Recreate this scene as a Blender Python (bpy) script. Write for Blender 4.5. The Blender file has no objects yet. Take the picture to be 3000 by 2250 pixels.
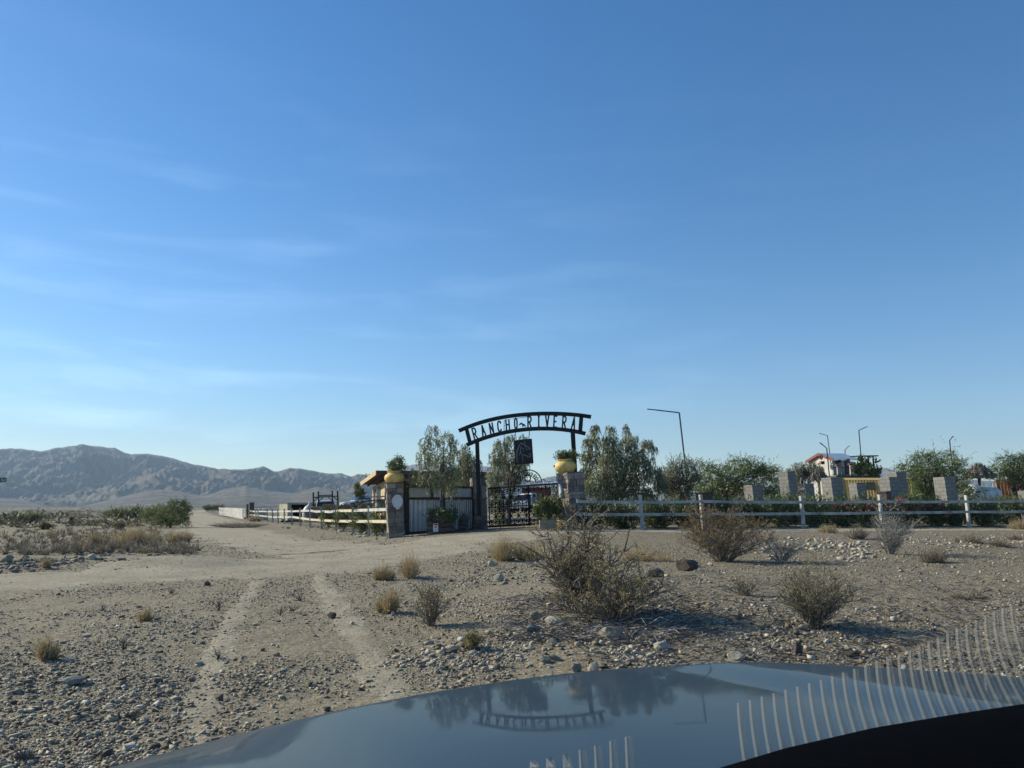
import bpy, math, random
import numpy as np
from mathutils import Vector, Matrix
R = math.radians
SC = bpy.context.scene
COL = SC.collection
random.seed(7)
RNG = np.random.default_rng(11)

# ------------------------------------------------------------------ camera
H = 1.5                     # eye height of the passenger holding the phone
F = 2253.0                  # focal length in photo pixels (3000 px wide)
PITCH = math.atan((1484 - 1125) / F)
cam_d = bpy.data.cameras.new('camera')
cam = bpy.data.objects.new('camera', cam_d); COL.objects.link(cam)
cam.location = (0, 0, H); cam.rotation_euler = (R(90) + PITCH, 0, 0)
cam_d.sensor_fit = 'HORIZONTAL'; cam_d.sensor_width = 36.0; cam_d.lens = 36.0 * F / 3000
cam_d.clip_start = 0.05; cam_d.clip_end = 30000
SC.camera = cam

# ------------------------------------------------------------------ sky, sun, exposure
SUN_AZ, SUN_EL = R(-66), R(27)
world = bpy.data.worlds.new('World'); SC.world = world; world.use_nodes = True
wn = world.node_tree; wn.nodes.clear()
def nd(t, typ, **kw):
    n = t.nodes.new(typ)
    for k, v in kw.items():
        if k in n.inputs.keys(): n.inputs[k].default_value = v
        else: setattr(n, k, v)
    return n
w_out = nd(wn, 'ShaderNodeOutputWorld'); w_bg = nd(wn, 'ShaderNodeBackground', Strength=0.115)
sky = nd(wn, 'ShaderNodeTexSky', sky_type='NISHITA')
sky.sun_disc = False; sky.sun_elevation = SUN_EL; sky.sun_rotation = SUN_AZ
sky.altitude = 400; sky.air_density = 1.05; sky.dust_density = 0.2; sky.ozone_density = 3.2
w_tc = nd(wn, 'ShaderNodeTexCoord')
w_map = nd(wn, 'ShaderNodeMapping'); w_map.inputs['Scale'].default_value = (1.3, 1.3, 9.0); w_map.inputs['Rotation'].default_value = (R(5), R(-7), 0)
w_no = nd(wn, 'ShaderNodeTexNoise', Scale=2.6, Detail=6.0, Roughness=0.55, Distortion=0.35)
w_rmp = nd(wn, 'ShaderNodeMapRange'); w_rmp.inputs['From Min'].default_value = 0.50; w_rmp.inputs['From Max'].default_value = 0.78
w_sep = nd(wn, 'ShaderNodeSeparateXYZ')
w_el = nd(wn, 'ShaderNodeMapRange'); w_el.inputs['From Min'].default_value = 0.52; w_el.inputs['From Max'].default_value = 0.10
w_mul = nd(wn, 'ShaderNodeMath', operation='MULTIPLY'); w_mul2 = nd(wn, 'ShaderNodeMath', operation='MULTIPLY'); w_mul2.inputs[1].default_value = 0.95
w_mix = nd(wn, 'ShaderNodeMix', data_type='RGBA', blend_type='ADD')
w_mix.inputs[7].default_value = (1.3, 1.5, 1.55, 1)
L = wn.links.new
L(w_tc.outputs['Generated'], w_map.inputs['Vector']); L(w_map.outputs[0], w_no.inputs['Vector']); L(w_no.outputs[0], w_rmp.inputs['Value'])
L(w_tc.outputs['Generated'], w_sep.inputs[0]); L(w_sep.outputs['Z'], w_el.inputs['Value'])
L(w_rmp.outputs[0], w_mul.inputs[0]); L(w_el.outputs[0], w_mul.inputs[1]); L(w_mul.outputs[0], w_mul2.inputs[0])
w_lr = nd(wn, 'ShaderNodeMapRange'); w_lr.inputs['From Min'].default_value = 0.45; w_lr.inputs['From Max'].default_value = -0.40; w_lr.inputs['To Min'].default_value = 0.12; w_lr.inputs['To Max'].default_value = 1.35; L(w_sep.outputs['X'], w_lr.inputs['Value']); w_m3 = nd(wn, 'ShaderNodeMath', operation='MULTIPLY'); L(w_mul2.outputs[0], w_m3.inputs[0]); L(w_lr.outputs[0], w_m3.inputs[1]); L(w_m3.outputs[0], w_mix.inputs[0]); w_hs = nd(wn, 'ShaderNodeHueSaturation', Saturation=1.3, Hue=0.502, Value=0.96); L(sky.outputs[0], w_hs.inputs['Color']); L(w_hs.outputs[0], w_mix.inputs[6]); L(w_mix.outputs[2], w_bg.inputs['Color']); L(w_bg.outputs[0], w_out.inputs['Surface'])
sun_d = bpy.data.lights.new('sun', 'SUN'); sun_d.energy = 5.0; sun_d.angle = R(0.5); sun_d.color = (1.0, 0.92, 0.73)
sun = bpy.data.objects.new('sun', sun_d); COL.objects.link(sun); sun.location = (-30, 10, 40)
S_DIR = Vector((math.sin(SUN_AZ) * math.cos(SUN_EL), math.cos(SUN_AZ) * math.cos(SUN_EL), math.sin(SUN_EL)))
sun.rotation_mode = 'QUATERNION'; sun.rotation_quaternion = S_DIR.to_track_quat('Z', 'Y')
SC.view_settings.view_transform = 'Standard'; SC.view_settings.look = 'None'
SC.view_settings.exposure = 0.42; SC.view_settings.gamma = 1.0
SC.cycles.max_bounces = 8; SC.cycles.transparent_max_bounces = 12; SC.cycles.volume_bounces = 0

# ------------------------------------------------------------------ pixel rays, noise, terrain
CP, SP = math.cos(PITCH), math.sin(PITCH)
def ray(px, py):
    u = (np.asarray(px, float) - 1500) / F; v = (1125 - np.asarray(py, float)) / F
    return u, CP - v * SP, SP + v * CP
def W(px, py, Y):
    dx, dy, dz = ray(px, py)
    return Vector((float(dx / dy * Y), float(Y), float(H + dz / dy * Y)))
def sst(a, b, x):
    t = np.clip((np.asarray(x, float) - a) / (b - a), 0, 1); return t * t * (3 - 2 * t)
_TAB = np.random.default_rng(3).random((256, 256))
def vnoise(x, y):
    x = np.asarray(x, float); y = np.asarray(y, float)
    xi = np.floor(x).astype(int); yi = np.floor(y).astype(int); fx = x - xi; fy = y - yi
    fx = fx * fx * (3 - 2 * fx); fy = fy * fy * (3 - 2 * fy)
    g = lambda i, j: _TAB[i & 255, j & 255]
    return (g(xi, yi) * (1 - fx) + g(xi + 1, yi) * fx) * (1 - fy) + (g(xi, yi + 1) * (1 - fx) + g(xi + 1, yi + 1) * fx) * fy
def fbm(x, y, o=4, gain=0.5):
    s = 0; a = 1; t = 0
    for k in range(o):
        s = s + a * (vnoise(x * 2 ** k + 17.3 * k, y * 2 ** k + 5.1 * k) - 0.5); t += a; a *= gain
    return s / t
def gz(x, y):
    """smooth ground height"""
    x = np.asarray(x, float); y = np.asarray(y, float)
    z = 0.5 * sst(-8, 1, x) * sst(14, 33, y)
    z = z + 0.26 * sst(-1.5, 1.8, x) * np.exp(-((y - 12.5) / 5.0) ** 2)
    z = z + 0.10 * np.exp(-((y - 22.5 - 0.12 * x) / 1.6) ** 2) * sst(6, 9, x)
    z = z - 0.0035 * np.clip(y - 42, 0, 90) * sst(2, -14, x)
    z = z + 0.018 * np.clip(y - 40, 0, 40) * sst(0, 8, x)
    z = z + 0.22 * np.exp(-((y - 20.5 + 0.10 * (x + 12)) / 1.5) ** 2) * sst(-6.2, -8.2, x)
    z = z + 0.10 * fbm(x * 0.16, y * 0.16, 3) * sst(3, 12, np.hypot(x, y))
    return z
def rough(x, y):
    r = np.hypot(x, y)
    return 0.05 * fbm(x * 1.3, y * 1.3, 3) * sst(2, 5, r) + 0.03 * fbm(x * 6, y * 6, 3) * sst(90, 30, r)
def G(px, py):
    """where the photo ray through a pixel meets the ground"""
    dx, dy, dz = ray(px, py); Y = H / max(1e-4, -dz / dy) if dz < 0 else 300.
    Y = min(Y, 600.)
    for k in range(60):
        z = float(gz(dx / dy * Y, Y)); Yn = (H - z) / max(1e-4, -dz / dy); Y = 0.6 * Y + 0.4 * min(Yn, 600.)
    return Vector((float(dx / dy * Y), float(Y), float(gz(dx / dy * Y, Y))))
LEAN = 0.062                # the ranch stands square to gravity, the slope it stands on does not

# ------------------------------------------------------------------ materials
MATS = {}
def mat(name, col, rough_=0.8, metal=0.0, var=0.25, scale=6.0, bump=0.0, bscale=None, island=0.0, coat=0.0, col2=None, spec=0.5, trans=0.0):
    if name in MATS: return MATS[name]
    m = bpy.data.materials.new(name); m.use_nodes = True; t = m.node_tree; b = t.nodes['Principled BSDF']; L = t.links.new
    b.inputs['Roughness'].default_value = rough_; b.inputs['Metallic'].default_value = metal
    b.inputs['Coat Weight'].default_value = coat; b.inputs['Coat Roughness'].default_value = 0.04
    b.inputs['Specular IOR Level'].default_value = spec
    tc = nd(t, 'ShaderNodeTexCoord'); no = nd(t, 'ShaderNodeTexNoise', Scale=scale, Detail=6.0, Roughness=0.6)
    L(tc.outputs['Object'], no.inputs['Vector'])
    c2 = col2 or tuple(c * (1 - 1.4 * var) for c in col)
    mr = nd(t, 'ShaderNodeMapRange'); mr.inputs['From Min'].default_value = 0.3; mr.inputs['From Max'].default_value = 0.7
    L(no.outputs[0], mr.inputs['Value'])
    mx = nd(t, 'ShaderNodeMix', data_type='RGBA'); mx.inputs[6].default_value = (*c2, 1)
    mx.inputs[7].default_value = (*[min(1, c * (1 + 0.4 * var)) for c in col], 1)
    L(mr.outputs[0], mx.inputs[0]); out = mx.outputs[2]
    if island:
        ge = nd(t, 'ShaderNodeNewGeometry'); hs = nd(t, 'ShaderNodeHueSaturation')
        r1 = nd(t, 'ShaderNodeMapRange'); r1.inputs['To Min'].default_value = 1 - island; r1.inputs['To Max'].default_value = 1 + island
        L(ge.outputs['Random Per Island'], r1.inputs['Value']); L(r1.outputs[0], hs.inputs['Value'])
        wn_ = nd(t, 'ShaderNodeTexWhiteNoise', noise_dimensions='1D'); L(ge.outputs['Random Per Island'], wn_.inputs['W'])
        r2 = nd(t, 'ShaderNodeMapRange'); r2.inputs['To Min'].default_value = 0.5 - 0.03 * min(1, island * 2); r2.inputs['To Max'].default_value = 0.5 + 0.03 * min(1, island * 2)
        L(wn_.outputs[0], r2.inputs['Value']); L(r2.outputs[0], hs.inputs['Hue']); L(out, hs.inputs['Color']); out = hs.outputs[0]
    L(out, b.inputs['Base Color'])
    if bump:
        n2 = nd(t, 'ShaderNodeTexNoise', Scale=bscale or scale * 4, Detail=8.0, Roughness=0.65); L(tc.outputs['Object'], n2.inputs['Vector'])
        bp = nd(t, 'ShaderNodeBump', Strength=bump, Distance=0.02); L(n2.outputs[0], bp.inputs['Height']); L(bp.outputs[0], b.inputs['Normal'])
    if trans:
        tr = nd(t, 'ShaderNodeBsdfTranslucent'); L(out, tr.inputs['Color']); ms = nd(t, 'ShaderNodeMixShader'); ms.inputs[0].default_value = trans
        o = t.nodes['Material Output']; L(b.outputs[0], ms.inputs[1]); L(tr.outputs[0], ms.inputs[2]); L(ms.outputs[0], o.inputs['Surface'])
    MATS[name] = m; return m
def block_mat():
    """grey concrete blocks: running bond on every upright face of an upright box"""
    m = bpy.data.materials.new('concrete_block'); m.use_nodes = True; t = m.node_tree; b = t.nodes['Principled BSDF']; L = t.links.new
    tc = nd(t, 'ShaderNodeTexCoord'); sp = nd(t, 'ShaderNodeSeparateXYZ'); L(tc.outputs['Object'], sp.inputs[0])
    ad = nd(t, 'ShaderNodeMath', operation='ADD'); L(sp.outputs[0], ad.inputs[0]); L(sp.outputs[1], ad.inputs[1])
    cb = nd(t, 'ShaderNodeCombineXYZ'); L(ad.outputs[0], cb.inputs[0]); L(sp.outputs[2], cb.inputs[1])
    br = nd(t, 'ShaderNodeTexBrick'); br.inputs['Scale'].default_value = 1.0; br.inputs['Brick Width'].default_value = 0.4; br.inputs['Row Height'].default_value = 0.2
    br.inputs['Mortar Size'].default_value = 0.012; br.inputs['Color1'].default_value = (.30, .29, .265, 1); br.inputs['Color2'].default_value = (.225, .22, .205, 1); br.inputs['Mortar'].default_value = (.15, .145, .135, 1)
    L(cb.outputs[0], br.inputs['Vector'])
    no = nd(t, 'ShaderNodeTexNoise', Scale=3.0, Detail=6.0); L(tc.outputs['Object'], no.inputs['Vector'])
    mx = nd(t, 'ShaderNodeMix', data_type='RGBA', blend_type='MULTIPLY'); mx.inputs[0].default_value = 0.6
    L(br.outputs[0], mx.inputs[6]); L(no.outputs[0], mx.inputs[7]); 
    ga = nd(t, 'ShaderNodeMix', data_type='RGBA', blend_type='MIX'); ga.inputs[0].default_value = 0.5; L(br.outputs[0], ga.inputs[6]); L(mx.outputs[2], ga.inputs[7]); L(ga.outputs[2], b.inputs['Base Color'])
    bp = nd(t, 'ShaderNodeBump', Strength=0.6, Distance=0.01); bp.invert = True; L(br.outputs['Fac'], bp.inputs['Height']); L(bp.outputs[0], b.inputs['Normal'])
    b.inputs['Roughness'].default_value = 0.95; MATS['concrete_block'] = m; return m
block_mat()
def ground_mat():
    m = bpy.data.materials.new('desert_ground'); m.use_nodes = True; t = m.node_tree; b = t.nodes['Principled BSDF']; L = t.links.new
    tc = nd(t, 'ShaderNodeTexCoord'); P = tc.outputs['Object']
    def noise(s, d=8.0, r=0.62):
        n = nd(t, 'ShaderNodeTexNoise', Scale=s, Detail=d, Roughness=r); L(P, n.inputs['Vector']); return n.outputs[0]
    def rng(v, a, c):
        n = nd(t, 'ShaderNodeMapRange'); n.inputs['From Min'].default_value = a; n.inputs['From Max'].default_value = c; L(v, n.inputs['Value']); return n.outputs[0]
    def mix(f, a, c, bt='MIX'):
        n = nd(t, 'ShaderNodeMix', data_type='RGBA', blend_type=bt)
        if isinstance(f, float): n.inputs[0].default_value = f
        else: L(f, n.inputs[0])
        for s, q in ((6, a), (7, c)):
            if isinstance(q, tuple): n.inputs[s].default_value = (*q, 1)
            else: L(q, n.inputs[s])
        return n.outputs[2]
    sp = nd(t, 'ShaderNodeSeparateXYZ'); L(P, sp.inputs[0])
    base = mix(rng(noise(0.22), .35, .65), (.25, .205, .13), (.315, .265, .175))
    base = mix(rng(noise(1.7), .42, .62), base, (.205, .168, .108))
    brown = mix(rng(noise(0.9), .35, .65), (.108, .080, .045), (.172, .131, .075))
    wob = nd(t, 'ShaderNodeMath', operation='MULTIPLY_ADD'); L(noise(0.35), wob.inputs[0]); wob.inputs[1].default_value = 6.0; L(sp.outputs[0], wob.inputs[2])
    base = mix(rng(wob.outputs[0], 2.0, 5.0), base, brown)
    vo = nd(t, 'ShaderNodeTexVoronoi', Scale=24.0); L(P, vo.inputs['Vector'])
    vs = nd(t, 'ShaderNodeSeparateColor'); L(vo.outputs['Color'], vs.inputs[0])
    peb = mix(vs.outputs[0], (.16, .133, .09), (.43, .38, .275))
    base = mix(rng(vs.outputs[1], .62, .66), base, peb)
    vo2 = nd(t, 'ShaderNodeTexVoronoi', Scale=70.0); L(P, vo2.inputs['Vector'])
    v2 = nd(t, 'ShaderNodeSeparateColor'); L(vo2.outputs['Color'], v2.inputs[0])
    base = mix(rng(v2.outputs[1], .55, .6), base, mix(v2.outputs[0], (.15, .122, .08), (.41, .362, .262)))
    # farther out the plain is dotted with scrub: brown green patches
    far = rng(sp.outputs[1], 60., 260.)
    scr = mix(rng(noise(0.035, 10.0, .75), .40, .60), (.27, .24, .19), (.12, .115, .07))
    base = mix(far, base, scr)
    L(base, b.inputs['Base Color']); b.inputs['Roughness'].default_value = 0.97; b.inputs['Specular IOR Level'].default_value = 0.2
    h = nd(t, 'ShaderNodeMath', operation='MULTIPLY_ADD'); L(noise(9.0, 10.0, .7), h.inputs[0]); h.inputs[1].default_value = 1.0
    L(vs.outputs[0], h.inputs[2])
    bp = nd(t, 'ShaderNodeBump', Strength=1.0, Distance=0.05); L(h.outputs[0], bp.inputs['Height']); L(bp.outputs[0], b.inputs['Normal'])
    return m
def road_mat():
    m = bpy.data.materials.new('dirt_road'); m.use_nodes = True; t = m.node_tree; b = t.nodes['Principled BSDF']; L = t.links.new
    tc = nd(t, 'ShaderNodeTexCoord'); uv = tc.outputs['Object']
    n1 = nd(t, 'ShaderNodeTexNoise', Scale=0.8, Detail=8.0, Roughness=.65); n2 = nd(t, 'ShaderNodeTexNoise', Scale=14.0, Detail=8.0, Roughness=.7)
    L(uv, n1.inputs['Vector']); L(uv, n2.inputs['Vector'])
    a = nd(t, 'ShaderNodeMapRange'); a.inputs['From Min'].default_value = .35; a.inputs['From Max'].default_value = .65; L(n1.outputs[0], a.inputs['Value'])
    mx = nd(t, 'ShaderNodeMix', data_type='RGBA'); mx.inputs[6].default_value = (.315, .27, .19, 1); mx.inputs[7].default_value = (.43, .38, .275, 1); L(a.outputs[0], mx.inputs[0])
    c = nd(t, 'ShaderNodeMapRange'); c.inputs['From Min'].default_value = .49; c.inputs['From Max'].default_value = .66; L(n2.outputs[0], c.inputs['Value'])
    m2 = nd(t, 'ShaderNodeMix', data_type='RGBA'); L(c.outputs[0], m2.inputs[0]); L(mx.outputs[2], m2.inputs[6]); m2.inputs[7].default_value = (.22, .19, .135, 1)
    L(m2.outputs[2], b.inputs['Base Color']); b.inputs['Roughness'].default_value = .97; b.inputs['Specular IOR Level'].default_value = .2
    bp = nd(t, 'ShaderNodeBump', Strength=1.0, Distance=.04); L(n2.outputs[0], bp.inputs['Height']); L(bp.outputs[0], b.inputs['Normal'])
    return m
def hill_mat():
    m = bpy.data.materials.new('desert_mountain'); m.use_nodes = True; t = m.node_tree; b = t.nodes['Principled BSDF']; L = t.links.new
    tc = nd(t, 'ShaderNodeTexCoord'); n1 = nd(t, 'ShaderNodeTexNoise', Scale=.006, Detail=12.0, Roughness=.68); n2 = nd(t, 'ShaderNodeTexNoise', Scale=.022, Detail=12.0, Roughness=.8)
    L(tc.outputs['Object'], n1.inputs['Vector']); L(tc.outputs['Object'], n2.inputs['Vector'])
    a = nd(t, 'ShaderNodeMapRange'); a.inputs['From Min'].default_value = .42; a.inputs['From Max'].default_value = .6; L(n1.outputs[0], a.inputs['Value'])
    mx = nd(t, 'ShaderNodeMix', data_type='RGBA'); mx.inputs[6].default_value = (.29, .255, .20, 1); mx.inputs[7].default_value = (.17, .15, .125, 1); L(a.outputs[0], mx.inputs[0])
    c = nd(t, 'ShaderNodeMapRange'); c.inputs['From Min'].default_value = .47; c.inputs['From Max'].default_value = .57; L(n2.outputs[0], c.inputs['Value'])
    m2 = nd(t, 'ShaderNodeMix', data_type='RGBA'); L(c.outputs[0], m2.inputs[0]); L(mx.outputs[2], m2.inputs[6]); m2.inputs[7].default_value = (.13, .11, .09, 1)
    L(m2.outputs[2], b.inputs['Base Color']); b.inputs['Roughness'].default_value = 1.0; b.inputs['Specular IOR Level'].default_value = .1
    bp = nd(t, 'ShaderNodeBump', Strength=1.0, Distance=22.0); L(n2.outputs[0], bp.inputs['Height']); L(bp.outputs[0], b.inputs['Normal'])
    return m

# ------------------------------------------------------------------ mesh builder
def tag(o, label=None, cat=None, group=None, kind=None):
    if label: o['label'] = label
    if cat: o['category'] = cat
    if group: o['group'] = group
    if kind: o['kind'] = kind
    return o
def thing(name, label, cat, loc, group=None):
    o = bpy.data.objects.new(name, None); COL.objects.link(o); o.location = loc; o.empty_display_size = .2
    return tag(o, label, cat, group)
def wloc(o):
    v = Vector((0, 0, 0))
    while o: v += Vector(o.location); o = o.parent
    return v
def link_mesh(name, V, Fc, m, parent=None, smooth=False, nv=None):
    """V (n,3) world coordinates; Fc list of faces, or an (m,k) array of faces of one size"""
    V = np.asarray(V, float)
    if parent: org = wloc(parent)
    else:
        lo = V.min(0); hi = V.max(0); org = Vector(((lo[0] + hi[0]) / 2, (lo[1] + hi[1]) / 2, lo[2]))
    V = V - np.array(org)[None, :]
    me = bpy.data.meshes.new(name)
    if isinstance(Fc, np.ndarray):
        k = Fc.shape[1]; n = len(Fc)
        me.vertices.add(len(V)); me.vertices.foreach_set('co', V.astype(np.float32).ravel())
        me.loops.add(n * k); me.loops.foreach_set('vertex_index', Fc.astype(np.int32).ravel())
        me.polygons.add(n); me.polygons.foreach_set('loop_start', np.arange(0, n * k, k, dtype=np.int32))
        me.update(calc_edges=True); me.validate()
    else:
        me.from_pydata(V.tolist(), [], Fc); me.update()
    if smooth: me.polygons.foreach_set('use_smooth', np.ones(len(me.polygons), bool))
    me.materials.append(m)
    o = bpy.data.objects.new(name, me); COL.objects.link(o)
    if parent: o.parent = parent
    else: o.location = org
    return o
class MB:
    def __init__(s): s.v = []; s.f = []
    def add(s, vs, fs):
        b = len(s.v); s.v += [tuple(p) for p in vs]; s.f += [[b + i for i in q] for q in fs]; return s
    def hexa(s, b4, t4):        # bottom and top quads
        return s.add(list(b4) + list(t4), [(3, 2, 1, 0), (4, 5, 6, 7), (0, 1, 5, 4), (1, 2, 6, 5), (2, 3, 7, 6), (3, 0, 4, 7)])
    def box(s, c, sz, M=None):
        x, y, z = [q / 2 for q in sz]; c = Vector(c)
        P = [Vector(p) for p in ((-x, -y, -z), (x, -y, -z), (x, y, -z), (-x, y, -z), (-x, -y, z), (x, -y, z), (x, y, z), (-x, y, z))]
        if M is not None: P = [M @ p for p in P]
        P = [p + c for p in P]; return s.hexa(P[:4], P[4:])
    def bar(s, a, b, w, d, up=(0, 0, 1)):   # a square bar from a to b
        a = Vector(a); b = Vector(b); t = (b - a).normalized(); u = Vector(up)
        if abs(t.dot(u)) > .97: u = Vector((0, 1, 0))
        sx = t.cross(u).normalized(); n = sx.cross(t).normalized()
        q = [sx * w / 2 * i + n * d / 2 * j for i, j in ((-1, -1), (1, -1), (1, 1), (-1, 1))]
        return s.hexa([a + k for k in q], [b + k for k in q])
    def tube(s, pts, rad, n=6, close=False):
        pts = [Vector(p) for p in pts]; m = len(pts)
        rad = [rad] * m if not hasattr(rad, '__len__') else rad
        vs = []
        for i, p in enumerate(pts):
            if close: t = pts[(i + 1) % m] - pts[i - 1]
            else: t = pts[min(i + 1, m - 1)] - pts[max(i - 1, 0)]
            t = t.normalized() if t.length > 1e-9 else Vector((0, 0, 1))
            u = Vector((0, 0, 1)) if abs(t.z) < .9 else Vector((1, 0, 0))
            a = t.cross(u).normalized(); b = a.cross(t)
            for k in range(n):
                th = 2 * math.pi * k / n; vs.append(p + (a * math.cos(th) + b * math.sin(th)) * rad[i])
        fs = []
        for i in range(m if close else m - 1):
            j = (i + 1) % m
            for k in range(n): fs.append((i * n + k, i * n + (k + 1) % n, j * n + (k + 1) % n, j * n + k))
        if not close: fs.append(tuple(range(n))[::-1]); fs.append(tuple((m - 1) * n + k for k in range(n)))
        return s.add(vs, fs)
    def lathe(s, c, prof, n=28, axis=(0, 0, 1), sx=1, sy=1):   # prof: (radius, height)
        c = Vector(c); M = Vector(axis).to_track_quat('Z', 'Y').to_matrix(); vs = []
        for r, h in prof:
            for k in range(n):
                th = 2 * math.pi * k / n; vs.append(c + M @ Vector((r * math.cos(th) * sx, r * math.sin(th) * sy, h)))
        fs = []
        for i in range(len(prof) - 1):
            for k in range(n): fs.append((i * n + k, i * n + (k + 1) % n, (i + 1) * n + (k + 1) % n, (i + 1) * n + k))
        fs.append(tuple(range(n))[::-1]); fs.append(tuple((len(prof) - 1) * n + k for k in range(n)))
        return s.add(vs, fs)
    def prism(s, poly, off):    # a planar outline pushed along a vector
        off = Vector(off); a = [Vector(p) for p in poly]; n = len(a)
        return s.add(a + [p + off for p in a], [tuple(range(n)), tuple(range(2 * n - 1, n - 1, -1))] + [(i, n + i, n + (i + 1) % n, (i + 1) % n) for i in range(n)])
    def build(s, name, m, parent=None, smooth=False, bevel=0):
        o = link_mesh(name, s.v, s.f, MATS[m] if isinstance(m, str) else m, parent, smooth)
        if bevel:
            md = o.modifiers.new('bevel', 'BEVEL'); md.width = bevel; md.segments = 2; md.limit_method = 'ANGLE'
        if smooth and not bevel: 
            try: o.data.set_sharp_from_angle(angle=R(40))
            except Exception: pass
        return o
def lean_pt(x, y, z, z0):   # a point z above its base leans with the place
    return Vector((x - LEAN * (z - z0), y, z))

# ------------------------------------------------------------------ leaf quads, stones
def leaf_quads(P, D, ln, wd, rng=RNG):
    """one narrow four-cornered leaf per point; P centre (n,3), D direction (n,3)"""
    n = len(P); D = D / (np.linalg.norm(D, axis=1, keepdims=True) + 1e-9)
    S = np.cross(D, rng.normal(size=(n, 3))); S /= np.linalg.norm(S, axis=1, keepdims=True) + 1e-9
    ln = np.broadcast_to(ln, (n,))[:, None] * rng.uniform(.7, 1.3, (n, 1)); wd = np.broadcast_to(wd, (n,))[:, None] * rng.uniform(.7, 1.3, (n, 1))
    V = np.stack([P - D * ln / 2, P + S * wd / 2, P + D * ln / 2, P - S * wd / 2], 1).reshape(-1, 3)
    return V, np.arange(4 * n).reshape(n, 4)
_t = (1 + 5 ** .5) / 2
ICO_V = np.array([(-1, _t, 0), (1, _t, 0), (-1, -_t, 0), (1, -_t, 0), (0, -1, _t), (0, 1, _t), (0, -1, -_t), (0, 1, -_t), (_t, 0, -1), (_t, 0, 1), (-_t, 0, -1), (-_t, 0, 1)]) / math.hypot(1, _t)
ICO_F = np.array([(0, 11, 5), (0, 5, 1), (0, 1, 7), (0, 7, 10), (0, 10, 11), (1, 5, 9), (5, 11, 4), (11, 10, 2), (10, 7, 6), (7, 1, 8), (3, 9, 4), (3, 4, 2), (3, 2, 6), (3, 6, 8), (3, 8, 9), (4, 9, 5), (2, 4, 11), (6, 2, 10), (8, 6, 7), (9, 8, 1)])
CUB_V = np.array([(x, y, z) for z in (-1, 1) for y in (-1, 1) for x in (-1, 1)], float) * .62
CUB_F = np.array([(0, 2, 3, 1), (4, 5, 7, 6), (0, 1, 5, 4), (1, 3, 7, 5), (3, 2, 6, 7), (2, 0, 4, 6)])
def chips_mesh(P, size, rng=RNG):
    n = len(P); V = np.repeat(CUB_V[None], n, 0) * rng.uniform(.45, 1.35, (n, 8, 3))
    return _place(V, CUB_F, P, size, rng, .38)
def stones_mesh(P, size, rng=RNG):
    n = len(P); V = np.repeat(ICO_V[None], n, 0) * rng.uniform(.45, 1.4, (n, 12, 1))
    return _place(V, ICO_F, P, size, rng, .25)
def _place(V, Fc, P, size, rng, tilt):
    n, nv = V.shape[:2]
    sc = np.stack([rng.uniform(.7, 1.5, n), rng.uniform(.5, 1.0, n), rng.uniform(.28, .85, n)], 1) * np.asarray(size)[:, None]
    V = V * sc[:, None, :]
    a = rng.uniform(0, 6.28, n); ca, sa = np.cos(a)[:, None], np.sin(a)[:, None]
    t = rng.normal(0, tilt, n); ct, st = np.cos(t)[:, None], np.sin(t)[:, None]
    x, y, z = V[..., 0], V[..., 1], V[..., 2]; y, z = y * ct - z * st, y * st + z * ct
    x, y = x * ca - y * sa, x * sa + y * ca
    V = np.stack([x, y, z], -1) + np.asarray(P)[:, None, :]
    return V.reshape(-1, 3), (Fc[None] + nv * np.arange(n)[:, None, None]).reshape(-1, Fc.shape[1])
def scatter_px(n, x0, x1, y0, y1, rng=RNG):
    """points spread evenly over a patch of the photo, dropped on the ground"""
    px = rng.uniform(x0, x1, n); py = rng.uniform(y0, y1, n)
    dx, dy, dz = ray(px, py); Y = np.clip(H / np.clip(-dz / dy, 1e-3, None), 1, 400)
    for k in range(40): Y = .6 * Y + .4 * np.clip((H - gz(dx / dy * Y, Y)) / np.clip(-dz / dy, 1e-3, None), 1, 400)
    X = dx / dy * Y; return np.stack([X, Y, gz(X, Y) + rough(X, Y)], 1), px, py

mat('galvanised', (.50, .51, .51), .42, .6, .25, 2.0)
mat('diamond_plate', (.58, .56, .51), .5, .55, .2, 14., bump=.5, bscale=60)
mat('dark_wood', (.055, .042, .034), .85, 0, .5, 5., bump=.3)
mat('brown_wood', (.105, .065, .045), .85, 0, .5, 5., bump=.3)
mat('grey_wood', (.20, .175, .145), .9, 0, .45, 5., bump=.4)
mat('pallet_wood', (.16, .135, .11), .9, 0, .45, 5., bump=.4)
mat('lit_pine', (.58, .42, .22), .8, 0, .25, 3.)
mat('plywood', (.55, .42, .25), .85, 0, .3, 1.5)
mat('black_iron', (.014, .014, .015), .85, 0, .3, 8., spec=.2)
mat('arch_steel', (.016, .017, .02), .55, .4, .4, 2.5)
mat('letter_steel', (.055, .048, .042), .6, .3, .5, 8.)
mat('sign_black', (.014, .014, .016), .5, .2, .4, 3.)
mat('sign_grey', (.20, .20, .21), .5, .2, .2, 8.)
mat('white_paint', (.54, .53, .49), .75, 0, .4, 1.6, bump=.25)
mat('weathered_white', (.47, .475, .43), .8, 0, .5, 1.4, bump=.3)
mat('cream_paint', (.62, .54, .38), .75, 0, .25, 3.)
mat('house_white', (.52, .51, .47), .85, 0, .25, .8)
mat('roof_metal', (.62, .63, .63), .35, .5, .12, .6)
mat('red_trim', (.22, .055, .04), .7, 0, .25, 2.)
mat('brown_red', (.11, .055, .042), .8, 0, .4, 2.)
mat('red_container', (.30, .10, .085), .65, 0, .25, 1.2)
mat('orange_container', (.36, .15, .09), .7, 0, .3, 1.2)
mat('yellow_container', (.58, .45, .20), .6, 0, .18, 1.2)
mat('yellow_pot', (.80, .55, .17), .62, 0, .3, 3.5, bump=.12)
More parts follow.
